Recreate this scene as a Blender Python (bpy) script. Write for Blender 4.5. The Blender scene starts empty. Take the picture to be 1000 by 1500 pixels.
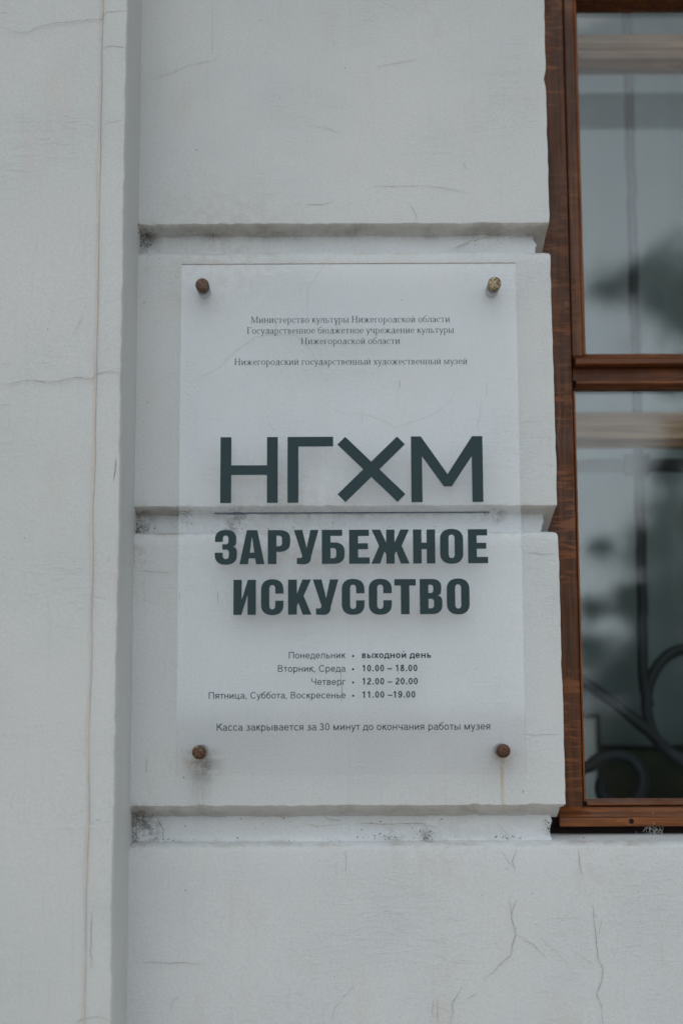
import bpy, bmesh, math, random
from mathutils import Vector, Matrix, noise

random.seed(7)
S = bpy.context.scene
COL = S.collection
R = math.radians

# ------------------------------------------------------------------ camera
F_PX = 2083.0                       # focal length in pixels of the 1000x1500 photograph
PITCH = math.atan(F_PX / 16000.0)
ROLL = R(-0.25)
DIST = 1.75
EYE = 1.5
CAM_D = DIST * math.cos(PITCH)
cam_data = bpy.data.cameras.new('camera')
cam = bpy.data.objects.new('camera', cam_data)
COL.objects.link(cam)
CAM_R = Matrix.Rotation(math.pi / 2 + PITCH, 3, 'X') @ Matrix.Rotation(ROLL, 3, 'Z')
CAM_P = Vector((0, -CAM_D, EYE))
cam.matrix_world = Matrix.Translation(CAM_P) @ CAM_R.to_4x4()
cam_data.sensor_fit = 'VERTICAL'
cam_data.sensor_height = 36.0
cam_data.sensor_width = 24.0
cam_data.lens = F_PX / 1500.0 * 36.0
cam_data.clip_start = 0.05
cam_data.clip_end = 500
cam_data.dof.use_dof = True
cam_data.dof.focus_distance = DIST - 0.01
cam_data.dof.aperture_fstop = 2.0
S.camera = cam

# ------------------------------------------------------------------ light
world = bpy.data.worlds.new('World')
S.world = world
world.use_nodes = True
wn = world.node_tree
wn.nodes.clear()
sky = wn.nodes.new('ShaderNodeTexSky')
sky.sky_type = 'NISHITA'
sky.sun_disc = False
sky.sun_elevation = R(55)
sky.sun_rotation = R(180)
sky.air_density = 1.0
sky.dust_density = 4.0
sky.ozone_density = 1.0
# overcast: a pale cloud deck lies over most of that sky
tc = wn.nodes.new('ShaderNodeTexCoord')
cn = wn.nodes.new('ShaderNodeTexNoise')
cn.inputs['Scale'].default_value = 2.2
cn.inputs['Detail'].default_value = 5
cr = wn.nodes.new('ShaderNodeMapRange')
cr.inputs[1].default_value = 0.25
cr.inputs[2].default_value = 0.7
cr.inputs[3].default_value = 8.6
cr.inputs[4].default_value = 11.4
ct = wn.nodes.new('ShaderNodeVectorMath')
ct.operation = 'SCALE'
ct.inputs[0].default_value = (0.90, 1.0, 1.075)
cm = wn.nodes.new('ShaderNodeMix')
cm.data_type = 'RGBA'
cm.inputs[0].default_value = 0.86
bg = wn.nodes.new('ShaderNodeBackground')
bg.inputs['Strength'].default_value = 0.080
wo = wn.nodes.new('ShaderNodeOutputWorld')
wn.links.new(tc.outputs['Generated'], cn.inputs['Vector'])
wn.links.new(cn.outputs['Fac'], cr.inputs[0])
# bright patch added low behind the viewer to lift the sign's reflection
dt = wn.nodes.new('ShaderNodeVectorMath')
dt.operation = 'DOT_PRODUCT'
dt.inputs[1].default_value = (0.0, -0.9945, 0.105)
bright_patch = wn.nodes.new('ShaderNodeMapRange')
bright_patch.interpolation_type = 'SMOOTHSTEP'
bright_patch.inputs[1].default_value = 0.90
bright_patch.inputs[2].default_value = 0.995
bright_patch.inputs[3].default_value = 1.0
bright_patch.inputs[4].default_value = 2.05
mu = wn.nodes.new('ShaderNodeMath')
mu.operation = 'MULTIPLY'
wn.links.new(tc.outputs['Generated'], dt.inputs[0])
wn.links.new(dt.outputs['Value'], bright_patch.inputs[0])
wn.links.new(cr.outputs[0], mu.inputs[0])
wn.links.new(bright_patch.outputs[0], mu.inputs[1])
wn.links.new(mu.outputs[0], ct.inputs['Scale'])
wn.links.new(sky.outputs[0], cm.inputs[6])
wn.links.new(ct.outputs[0], cm.inputs[7])
wn.links.new(cm.outputs[2], bg.inputs['Color'])
wn.links.new(bg.outputs[0], wo.inputs['Surface'])

sun_data = bpy.data.lights.new('sun', 'SUN')
sun_data.energy = 0.5
sun_data.angle = R(60)
sun_data.color = (1.0, 0.97, 0.93)
sun = bpy.data.objects.new('sun', sun_data)
COL.objects.link(sun)
sun.rotation_euler = (R(35), 0, 0)                  # from behind the camera, 55 degrees high

S.view_settings.view_transform = 'Standard'
S.view_settings.look = 'None'
S.view_settings.exposure = 0.25
S.view_settings.gamma = 1.0
S.cycles.use_denoising = True
S.cycles.max_bounces = 12
S.cycles.transparent_max_bounces = 24
S.cycles.sample_clamp_indirect = 6.0


# ------------------------------------------------------------------ helpers
def at(px, py, Y):
    """point of the plane y = Y seen at pixel (px, py) of the 1000x1500 photograph"""
    d = CAM_R @ Vector(((px - 500) / F_PX, -(py - 750) / F_PX, -1))
    t = (Y + CAM_D) / d.y
    return CAM_P + d * t


def srgb(r, g, b):
    def f(c):
        c /= 255.0
        return c / 12.92 if c <= 0.04045 else ((c + 0.055) / 1.055) ** 2.4
    return (f(r), f(g), f(b), 1.0)


def empty(name, loc, label=None, cat=None, group=None):
    o = bpy.data.objects.new(name, None)
    o.empty_display_size = 0.05
    o.location = loc
    COL.objects.link(o)
    if label:
        o['label'] = label
    if cat:
        o['category'] = cat
    if group:
        o['group'] = group
    return o


def link_mesh(name, me, mats, parent=None, smooth=False):
    o = bpy.data.objects.new(name, me)
    COL.objects.link(o)
    for m in (mats if isinstance(mats, (list, tuple)) else [mats]):
        me.materials.append(m)
    if smooth:
        me.polygons.foreach_set('use_smooth', [True] * len(me.polygons))
        me.set_sharp_from_angle(angle=R(40))
    if parent is not None:
        o.parent = parent
        bpy.context.view_layer.update()
        o.matrix_parent_inverse = parent.matrix_world.inverted()
    return o


def obj(name, bm, mats, parent=None, smooth=False):
    bmesh.ops.recalc_face_normals(bm, faces=bm.faces[:])
    me = bpy.data.meshes.new(name)
    bm.to_mesh(me)
    bm.free()
    return link_mesh(name, me, mats, parent, smooth)


def bevel(o, w, seg=2, ang=30):
    m = o.modifiers.new('bevel', 'BEVEL')
    m.width = w
    m.segments = seg
    m.limit_method = 'ANGLE'
    m.angle_limit = R(ang)
    return o


def box(bm, x0, x1, y0, y1, z0, z1, mi=0):
    vs = [bm.verts.new((x, y, z)) for x in (x0, x1) for y in (y0, y1) for z in (z0, z1)]
    for q in ((0, 1, 3, 2), (4, 6, 7, 5), (0, 4, 5, 1), (2, 3, 7, 6), (0, 2, 6, 4), (1, 5, 7, 3)):
        f = bm.faces.new([vs[i] for i in q])
        f.material_index = mi
    return vs


def extrude_x(bm, prof, x0, x1, mi=0):
    """closed profile in (y, z) swept from x0 to x1"""
    a = [bm.verts.new((x0, p[0], p[1])) for p in prof]
    b = [bm.verts.new((x1, p[0], p[1])) for p in prof]
    n = len(prof)
    for i in range(n):
        f = bm.faces.new((a[i], a[(i + 1) % n], b[(i + 1) % n], b[i]))
        f.material_index = mi
    bm.faces.new(a[::-1])
    bm.faces.new(b)


def extrude_z(bm, prof, z0, z1):
    """closed profile in (x, y) swept from z0 to z1"""
    a = [bm.verts.new((p[0], p[1], z0)) for p in prof]
    b = [bm.verts.new((p[0], p[1], z1)) for p in prof]
    n = len(prof)
    for i in range(n):
        bm.faces.new((a[i], a[(i + 1) % n], b[(i + 1) % n], b[i]))
    bm.faces.new(a[::-1])
    bm.faces.new(b)


def tube(bm, pts, r, seg=10, flat=1.0, cap=True):
    rings = []
    n = len(pts)
    for i, p in enumerate(pts):
        p = Vector(p)
        a = Vector(pts[max(i - 1, 0)])
        b = Vector(pts[min(i + 1, n - 1)])
        t = (b - a).normalized()
        side = t.cross(Vector((0, 1, 0)))
        side = side.normalized() if side.length > 1e-6 else Vector((1, 0, 0))
        up = side.cross(t).normalized()
        rr = r[i] if isinstance(r, (list, tuple)) else r
        rings.append([bm.verts.new(p + side * (rr * math.cos(2 * math.pi * k / seg)) + up * (rr * flat * math.sin(2 * math.pi * k / seg))) for k in range(seg)])
    for i in range(n - 1):
        for k in range(seg):
            bm.faces.new((rings[i][k], rings[i][(k + 1) % seg], rings[i + 1][(k + 1) % seg], rings[i + 1][k]))
    if cap:
        bm.faces.new(rings[0][::-1])
        bm.faces.new(rings[-1])


def lathe_y(bm, prof, cx, cz, seg=40):
    """profile of (radius, y) turned about a y-parallel axis"""
    rings = []
    for r, y in prof:
        if r < 1e-6:
            rings.append([bm.verts.new((cx, y, cz))])
        else:
            rings.append([bm.verts.new((cx + r * math.cos(2 * math.pi * k / seg), y, cz + r * math.sin(2 * math.pi * k / seg))) for k in range(seg)])
    for a, b in zip(rings, rings[1:]):
        for k in range(seg):
            if len(a) == 1:
                bm.faces.new((a[0], b[k], b[(k + 1) % seg]))
            elif len(b) == 1:
                bm.faces.new((a[k], b[0], a[(k + 1) % seg]))
            else:
                bm.faces.new((a[k], b[k], b[(k + 1) % seg], a[(k + 1) % seg]))


# ------------------------------------------------------------------ materials
def new_mat(name):
    m = bpy.data.materials.new(name)
    m.use_nodes = True
    nt = m.node_tree
    return m, nt, nt.nodes['Principled BSDF']


class NT:
    """small wrapper so node graphs read as expressions"""
    def __init__(s, nt):
        s.nt = nt

    def n(s, kind, **kw):
        nd = s.nt.nodes.new(kind)
        for k, v in kw.items():
            setattr(nd, k, v)
        return nd

    def set(s, sock, v):
        if isinstance(v, bpy.types.NodeSocket):
            s.nt.links.new(v, sock)
        else:
            sock.default_value = v

    def math(s, op, a, b=0.0, clamp=False):
        nd = s.n('ShaderNodeMath', operation=op, use_clamp=clamp)
        s.set(nd.inputs[0], a)
        s.set(nd.inputs[1], b)
        return nd.outputs[0]

    def mix(s, fac, a, b, mode='MIX'):
        nd = s.n('ShaderNodeMix', data_type='RGBA', blend_type=mode)
        s.set(nd.inputs[0], fac)
        s.set(nd.inputs[6], a)
        s.set(nd.inputs[7], b)
        return nd.outputs[2]

    def pos(s):
        return s.n('ShaderNodeNewGeometry').outputs['Position']

    def mapping(s, scale=(1, 1, 1), loc=(0, 0, 0), rot=(0, 0, 0), vec=None):
        nd = s.n('ShaderNodeMapping')
        s.set(nd.inputs[0], vec if vec is not None else s.pos())
        nd.inputs['Location'].default_value = loc
        nd.inputs['Rotation'].default_value = rot
        nd.inputs['Scale'].default_value = scale
        return nd.outputs[0]

    def noise(s, vec, scale, detail=4, rough=0.55, dist=0.0):
        nd = s.n('ShaderNodeTexNoise')
        s.set(nd.inputs['Vector'], vec)
        nd.inputs['Scale'].default_value = scale
        nd.inputs['Detail'].default_value = detail
        nd.inputs['Roughness'].default_value = rough
        nd.inputs['Distortion'].default_value = dist
        return nd.outputs['Fac']

    def ramp(s, v, a, b, lo=0.0, hi=1.0, smooth=True):
        nd = s.n('ShaderNodeMapRange')
        if smooth:
            nd.interpolation_type = 'SMOOTHSTEP'
        s.set(nd.inputs[0], v)
        nd.inputs[1].default_value = a
        nd.inputs[2].default_value = b
        nd.inputs[3].default_value = lo
        nd.inputs[4].default_value = hi
        return nd.outputs[0]

    def dist(s, p, vec=None):
        nd = s.n('ShaderNodeVectorMath', operation='DISTANCE')
        s.set(nd.inputs[0], vec if vec is not None else s.pos())
        nd.inputs[1].default_value = p
        return nd.outputs['Value']

    def bump(s, h, strength, distance, normal=None):
        nd = s.n('ShaderNodeBump')
        s.set(nd.inputs['Height'], h)
        nd.inputs['Strength'].default_value = strength
        nd.inputs['Distance'].default_value = distance
        if normal is not None:
            s.nt.links.new(normal, nd.inputs['Normal'])
        return nd.outputs[0]


def stucco(name, base, stains=(), streaks=(), bands=()):
    """painted lime render: brush marks, pits, faint yellowing, plus stains at given places"""
    m, nt, b = new_mat(name)
    g = NT(nt)
    p = g.pos()
    big = g.noise(p, 3.5, 5, 0.6)
    mid = g.noise(g.mapping((1, 1, 0.35), vec=p), 22, 5, 0.65)
    fine = g.noise(p, 420, 3, 0.6)
    c = g.mix(g.ramp(big, 0.35, 0.68), base, tuple(x * f for x, f in zip(base[:3], (0.93, 0.945, 0.95))) + (1,))
    c = g.mix(g.math('MULTIPLY', g.ramp(mid, 0.52, 0.75), 0.22), c, srgb(196, 186, 170))
    c = g.mix(g.math('MULTIPLY', g.ramp(fine, 0.3, 0.7), 0.17), c, srgb(140, 142, 142))
    # vertical brush streaks
    st = g.noise(g.mapping((60, 60, 3.0), vec=p), 3.0, 4, 0.6)
    c = g.mix(g.math('MULTIPLY', g.ramp(st, 0.56, 0.74), 0.10), c, srgb(160, 158, 150))
    # sparse fly-speck dots, tiny and dark
    vo = g.n('ShaderNodeTexVoronoi')
    g.set(vo.inputs['Vector'], p)
    vo.inputs['Scale'].default_value = 42
    sp = g.math('SUBTRACT', g.math('MULTIPLY', g.noise(p, 31, 2), 0.10), 0.035)
    spot = g.math('LESS_THAN', vo.outputs['Distance'], sp)
    c = g.mix(g.math('MULTIPLY', spot, 0.55), c, srgb(105, 98, 88))
    for (q, r, k, colr) in stains:
        d = g.dist(q)
        nn = g.noise(p, 75, 6, 0.75)
        f = g.math('MULTIPLY', g.ramp(d, r, r * 0.05), g.ramp(nn, 0.40, 0.60))
        c = g.mix(g.math('MULTIPLY', f, k), c, colr)
    sepz = g.n('ShaderNodeSeparateXYZ')
    g.set(sepz.inputs[0], p)
    for (z, hh_, k, colr) in bands:              # dirt that has settled along a ledge
        d = g.math('ABSOLUTE', g.math('SUBTRACT', sepz.outputs[2], z))
        n_ = g.noise(g.mapping((1, 1, 0.5), vec=p), 24, 7, 0.75)
        f = g.math('MULTIPLY', g.ramp(d, hh_, 0.0), g.ramp(n_, 0.42, 0.72))
        c = g.mix(g.math('MULTIPLY', f, k), c, colr)
    for (q, r, length, k, colr) in streaks:      # thin run-down below q
        sx = g.mapping((1, 0.2, r / length), loc=tuple(-v * s_ for v, s_ in zip(q, (1, 0.2, r / length))), vec=p)
        d = g.dist((0, 0, 0), vec=sx)
        nn = g.noise(g.mapping((1, 1, 0.1), vec=p), 180, 4, 0.7)
        f = g.math('MULTIPLY', g.ramp(d, r, 0), g.ramp(nn, 0.30, 0.60))
        c = g.mix(g.math('MULTIPLY', f, k), c, colr)
    g.set(b.inputs['Base Color'], c)
    b.inputs['Roughness'].default_value = 0.62
    b.inputs['Specular IOR Level'].default_value = 0.35
    br = g.noise(g.mapping((1, 1, 4.5), rot=(0, R(18), 0), vec=p), 26, 6, 0.7, 1.2)
    n1 = g.bump(g.math('MULTIPLY', g.ramp(br, 0.45, 0.8), g.ramp(g.noise(p, 7, 3), 0.42, 0.66)), 0.42, 0.0011)
    n2 = g.bump(g.noise(p, 260, 4, 0.6), 0.5, 0.0009, n1)
    n3 = g.bump(g.noise(p, 9, 3, 0.5), 0.22, 0.004, n2)
    pit = g.n('ShaderNodeTexVoronoi')
    g.set(pit.inputs['Vector'], p)
    pit.inputs['Scale'].default_value = 95
    pm = g.math('MULTIPLY', g.ramp(pit.outputs['Distance'], 0.18, 0.05), g.ramp(g.noise(p, 14, 3), 0.56, 0.66))
    n4 = g.bump(g.math('SUBTRACT', 1.0, pm), 0.5, 0.0012, n3)
    g.set(b.inputs['Normal'], n4)
    return m


def plain(name, colr, rough=0.6, spec=0.4, vary=0.25, scale=60, metal=0.0):
    m, nt, b = new_mat(name)
    g = NT(nt)
    p = g.pos()
    dk = tuple(x * (1 - vary) for x in colr[:3]) + (1,)
    g.set(b.inputs['Base Color'], g.mix(g.ramp(g.noise(p, scale, 5, 0.65), 0.35, 0.65), colr, dk))
    b.inputs['Roughness'].default_value = rough
    b.inputs['Specular IOR Level'].default_value = spec
    b.inputs['Metallic'].default_value = metal
    g.set(b.inputs['Normal'], g.bump(g.noise(p, scale * 5, 3), 0.2, 0.0008))
    return m


def wood(name, dark, light, axis='z', fleck=0.6, rough=0.38, lum=1.0):
    """varnished oak: long grain plus the short slanting flecks of quarter-sawn boards"""
    m, nt, b = new_mat(name)
    g = NT(nt)
    p = g.pos()
    sc = {'z': (55, 55, 2.2), 'x': (2.2, 55, 55)}[axis]
    grain = g.noise(g.mapping(sc, vec=p), 2.6, 7, 0.65, 0.6)
    rt = (0, R(-24), 0) if axis == 'z' else (0, R(5), 0)
    fl = g.noise(g.mapping((16, 30, 95) if axis == 'z' else (8, 40, 60), rot=rt, vec=p), 1.6, 4, 0.6, 0.9)
    dark, light = (tuple(x * 0.86 for x in q[:3]) + (1,) for q in (dark, light))
    c = g.mix(g.ramp(grain, 0.30, 0.72), dark, light)
    zone = g.ramp(g.noise(p, 9, 3), 0.36, 0.55)
    c = g.mix(g.math('MULTIPLY', g.math('MULTIPLY', g.ramp(fl, 0.50, 0.62), zone), fleck), c, tuple(min(1, x * 1.8) for x in light[:3]) + (1,))
    worn = g.ramp(g.noise(p, 9, 5, 0.7), 0.52, 0.75)
    c = g.mix(g.math('MULTIPLY', worn, 0.35), c, tuple(x * 0.55 for x in dark[:3]) + (1,))
    g.set(b.inputs['Base Color'], c)
    g.set(b.inputs['Roughness'], g.ramp(g.noise(p, 40, 4), 0.3, 0.7, rough - 0.08, rough + 0.14))
    b.inputs['Specular IOR Level'].default_value = 0.26
    g.set(b.inputs['Normal'], g.bump(grain, 0.4, 0.0012))
    return m


def sheet_glass(name, ior, rough, tint, dust=0.0, wob=0.0):
    """clear flat sheet: mirror by Fresnel on both faces, straight-through for the rest"""
    m = bpy.data.materials.new(name)
    m.use_nodes = True
    nt = m.node_tree
    nt.nodes.clear()
    g = NT(nt)
    geo = g.n('ShaderNodeNewGeometry')
    iorv = g.n('ShaderNodeMix', data_type='FLOAT')
    g.set(iorv.inputs[0], geo.outputs['Backfacing'])
    iorv.inputs[2].default_value = ior
    iorv.inputs[3].default_value = 1.0 / ior
    fr = g.n('ShaderNodeFresnel')
    g.set(fr.inputs['IOR'], iorv.outputs[0])
    tr = g.n('ShaderNodeBsdfTransparent')
    tr.inputs[0].default_value = tint
    gl = g.n('ShaderNodeBsdfGlossy')
    gl.inputs['Roughness'].default_value = rough
    if wob:
        nm = g.bump(g.noise(g.pos(), 2.6, 2), wob, 0.01)
        g.set(gl.inputs['Normal'], nm)
        g.set(fr.inputs['Normal'], nm)
    mx = g.n('ShaderNodeMixShader')
    g.set(mx.inputs[0], fr.outputs[0])
    g.set(mx.inputs[1], tr.outputs[0])
    g.set(mx.inputs[2], gl.outputs[0])
    out = mx.outputs[0]
    if dust:
        df = g.n('ShaderNodeBsdfDiffuse')
        df.inputs[0].default_value = (0.8, 0.8, 0.78, 1)
        m2 = g.n('ShaderNodeMixShader')
        sp = g.ramp(g.noise(g.pos(), 60, 6, 0.75), 0.35, 0.75, dust * 0.5, dust * 1.5)
        g.set(m2.inputs[0], sp)
        g.set(m2.inputs[1], out)
        g.set(m2.inputs[2], df.outputs[0])
        out = m2.outputs[0]
    o = g.n('ShaderNodeOutputMaterial')
    g.set(o.inputs['Surface'], out)
    return m


def rusty(name, thr, off):
    m, nt, b = new_mat(name)
    g = NT(nt)
    p = g.mapping(loc=(off, off, 0))
    r = g.ramp(g.noise(p, 170, 5, 0.75, 2.0), thr, thr + 0.04)
    c1 = g.mix(g.ramp(g.noise(p, 420, 5, 0.7), 0.35, 0.65), srgb(26, 15, 10), srgb(98, 54, 22))
    c = g.mix(r, c1, srgb(158, 146, 118))
    g.set(b.inputs['Base Color'], c)
    g.set(b.inputs['Metallic'], g.math('MULTIPLY', r, 0.55))
    b.inputs['Roughness'].default_value = 0.36
    g.set(b.inputs['Normal'], g.bump(g.noise(p, 500, 5, 0.7), 0.6, 0.001))
    return m


BLOT = srgb(64, 62, 58)
WARM = srgb(150, 128, 100)


def W(px, py, Y):
    return tuple(at(px, py, Y))


wall_stains = [
    (W(208, 350, 0.015), 0.022, 0.85, BLOT), (W(222, 345, 0.015), 0.026, 0.5, BLOT),
    (W(200, 764, 0.015), 0.034, 0.8, BLOT), (W(194, 1206, 0.015), 0.040, 0.8, BLOT),
    (W(205, 1215, 0.015), 0.045, 0.45, BLOT),
    (W(350, 752, 0.015), 0.022, 1.0, BLOT), (W(275, 750, 0.015), 0.024, 0.85, BLOT),
    (W(345, 770, 0.015), 0.026, 0.85, BLOT), (W(308, 345, 0.015), 0.010, 0.7, BLOT),
    (W(452, 757, 0.015), 0.007, 0.7, BLOT), (W(727, 754, 0.015), 0.018, 0.8, BLOT),
    (W(700, 752, 0.015), 0.018, 0.5, BLOT), (W(627, 1224, 0.015), 0.016, 0.6, BLOT),
    (W(575, 1226, 0.015), 0.018, 0.45, BLOT), (W(810, 1215, 0.02), 0.012, 0.7, BLOT),
    (W(300, 1120, 0.0), 0.03, 0.5, BLOT), (W(278, 1112, 0.0), 0.018, 0.4, WARM),
    (W(198, 815, 0.0), 0.02, 0.6, WARM), (W(736, 1106, 0.0), 0.026, 0.35, WARM),
    (W(640, 1228, 0.005), 0.10, 0.14, WARM), (W(420, 780, 0.005), 0.16, 0.25, WARM),
    (W(330, 368, 0.005), 0.14, 0.22, WARM), (W(880, 1240, 0.0), 0.08, 0.12, WARM),
]
wall_streaks = [
    (W(735, 1140, 0.0), 0.0035, 0.07, 0.75, srgb(170, 135, 80)),
    (W(293, 1150, 0.0), 0.02, 0.07, 0.35, srgb(120, 112, 98)),
]
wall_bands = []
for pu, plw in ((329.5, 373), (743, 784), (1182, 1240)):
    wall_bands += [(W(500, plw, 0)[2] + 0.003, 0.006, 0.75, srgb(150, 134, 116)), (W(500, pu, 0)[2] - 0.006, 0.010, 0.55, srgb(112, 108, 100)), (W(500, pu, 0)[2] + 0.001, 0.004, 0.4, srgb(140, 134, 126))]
M_WALL = stucco('painted_render', (0.592, 0.625, 0.645, 1), wall_stains, wall_streaks, wall_bands)
M_PIL = stucco('painted_render_pilaster', (0.565, 0.592, 0.606, 1))
M_CRACK = plain('crack', srgb(164, 160, 153), 0.9, 0.1, 0.45, 160)
M_SCRATCH = plain('rust_scratch', srgb(118, 84, 70), 0.9, 0.1, 0.4, 300)
M_GRIME = plain('grime', srgb(112, 106, 97), 0.95, 0.05, 0.5, 300)
M_CREASE = plain('yellowed_crease', srgb(199, 193, 187), 0.8, 0.2, 0.1, 40)
M_CASING = wood('oak_casing', srgb(60, 33, 17), srgb(106, 63, 33), 'z', 0.75)
M_SASH = wood('oak_sash', srgb(72, 44, 28), srgb(118, 76, 47), 'z', 0.3)
M_BEAD = wood('oak_bead', srgb(96, 50, 20), srgb(160, 92, 42), 'z', 0.1)
M_RAIL = wood('oak_rail', srgb(74, 42, 24), srgb(128, 76, 42), 'x', 0.3)
M_SILL = wood('oak_sill', srgb(76, 42, 22), srgb(138, 82, 42), 'x', 0.4)
M_INNER = wood('pale_inner_wood', srgb(140, 116, 92), srgb(196, 168, 138), 'x', 0.1, 0.5)
M_DARKWOOD = plain('dark_gap', srgb(36, 24, 20), 0.8, 0.2, 0.4, 80)
M_PANE = sheet_glass('window_glass', 1.52, 0.0, (0.97, 0.983, 0.984, 1), 0.0, 0.02)
M_ACRYL = sheet_glass('acrylic_sheet', 1.49, 0.06, (0.985, 0.991, 0.998, 1), 0.004)
M_BARREL = plain('grey_steel', srgb(168, 170, 172), 0.35, 0.5, 0.25, 90, 0.7)
M_INK = plain('dark_teal_vinyl', srgb(40, 61, 67), 0.5, 0.22, 0.12, 400)
M_INKBLUE = plain('navy_line', srgb(46, 58, 84), 0.5, 0.4, 0.1, 400)
M_IRON = plain('painted_iron', srgb(36, 40, 48), 0.55, 0.4, 0.3, 60)
M_ROOM = plain('room_plaster', srgb(140, 146, 146), 0.9, 0.1, 0.15, 4)
M_FLOOR = plain('room_floor', srgb(70, 62, 52), 0.6, 0.3, 0.3, 8)
M_PAVE = plain('pavement', srgb(164, 138, 108), 0.9, 0.2, 0.25, 6)


# ------------------------------------------------------------------ setting: ground
bm = bmesh.new()
vs = [bm.verts.new(v) for v in ((-80, -120, 0), (80, -120, 0), (80, 20, 0), (-80, 20, 0))]
bm.faces.new(vs)
o = obj('pavement', bm, M_PAVE)
o['kind'] = 'structure'

# ------------------------------------------------------------------ building
bld = empty('museum_building', (0, 0.3, 0),
            'white rendered facade with grooved block pier, projecting pilaster and brown oak window', 'building')

PIL_Y = -0.128
XL_EDGE = at(175, 750, PIL_Y).x            # free corner of the pilaster
XL = at(197, 750, 0).x                     # where the pier dies into the pilaster
XL_LINE = at(137, 750, PIL_Y).x
XR = (at(803, 300, 0).x + at(828, 1180, 0).x) / 2
print('XL_EDGE', XL_EDGE, 'XL', XL, 'XR', at(803, 300, 0).x, at(828, 1180, 0).x, 'plaque', at(264, 387, -.028).x, at(259, 1136, -.028).x, at(755, 385, -.028).x, at(770, 1133, -.028).x)


def zpx(px, py, Y):
    return at(px, py, Y).z


def jit(p, amp, sc):
    return noise.noise(Vector(p) * sc) * amp


# ribbons (cracks, scratches) laid on a plane y = Y; they go into the wall's own mesh
def ribbon(bm, pts, Y, w, mi, rough=0.0009):
    P = [at(px, py, Y) for px, py in pts]
    Q = []
    for a, b in zip(P, P[1:]):
        n = max(2, int((b - a).length / 0.003))
        for i in range(n):
            Q.append(a.lerp(b, i / n))
    Q.append(P[-1])
    prev = None
    N = len(Q)
    for i, q in enumerate(Q):
        t = (Q[min(i + 1, N - 1)] - Q[max(i - 1, 0)])
        t.y = 0
        t.normalize()
        nrm = Vector((-t.z, 0, t.x))
        off = nrm * (jit(q, rough, 160) + jit(q, rough * 1.4, 50))
        taper = min(1.0, 4.0 * min(i + 0.4, N - 1 - i + 0.4) / N)
        ww = 0.52 * w * (0.30 + 0.70 * taper) * (0.75 + 0.9 * abs(noise.noise(q * 90)))
        a = bm.verts.new((q + off + nrm * ww / 2))
        b = bm.verts.new((q + off - nrm * ww / 2))
        a.co.y = b.co.y = Y
        if prev:
            f = bm.faces.new((prev[0], prev[1], b, a))
            f.material_index = mi
        prev = (a, b)


def flakes(bm, px, py, Y, rx, rz, n, mi, size=0.0012):
    c = at(px, py, Y)
    for _ in range(n):
        x = c.x + random.gauss(0, rx)
        z = c.z + random.gauss(0, rz)
        s = size * 0.36 * random.uniform(0.3, 1.5) ** 1.5
        y = Y - random.uniform(0.0004, 0.003)
        k = random.randint(4, 6)
        a0 = random.uniform(0, 6.28)
        st = random.uniform(1, 3.5)
        th = random.uniform(0, 3.14)
        vs = []
        for i in range(k):
            an = a0 + i * 2 * math.pi / k
            u = math.cos(an) * s * st * random.uniform(0.5, 1)
            v = math.sin(an) * s * random.uniform(0.5, 1)
            vs.append(bm.verts.new((x + u * math.cos(th) - v * math.sin(th), y + random.uniform(-0.0008, 0.0008), z + u * math.sin(th) + v * math.cos(th))))
        f = bm.faces.new(vs)
        f.material_index = mi


# --- pier of blocks. Grooves: (z of upper block's lower edge, z of lower block's upper edge)
GRV = [(zpx(500, 329.5, 0), zpx(500, 373, 0)), (zpx(500, 743, 0), zpx(500, 784, 0)), (zpx(500, 1182, 0), zpx(500, 1240, 0))]
Z_TOP = 3.2
DEPTH = 0.13
INSET = 0.022
SLOPES = [0.36, 0.30, 0.62]
FRAME_Y = 0.09


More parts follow.
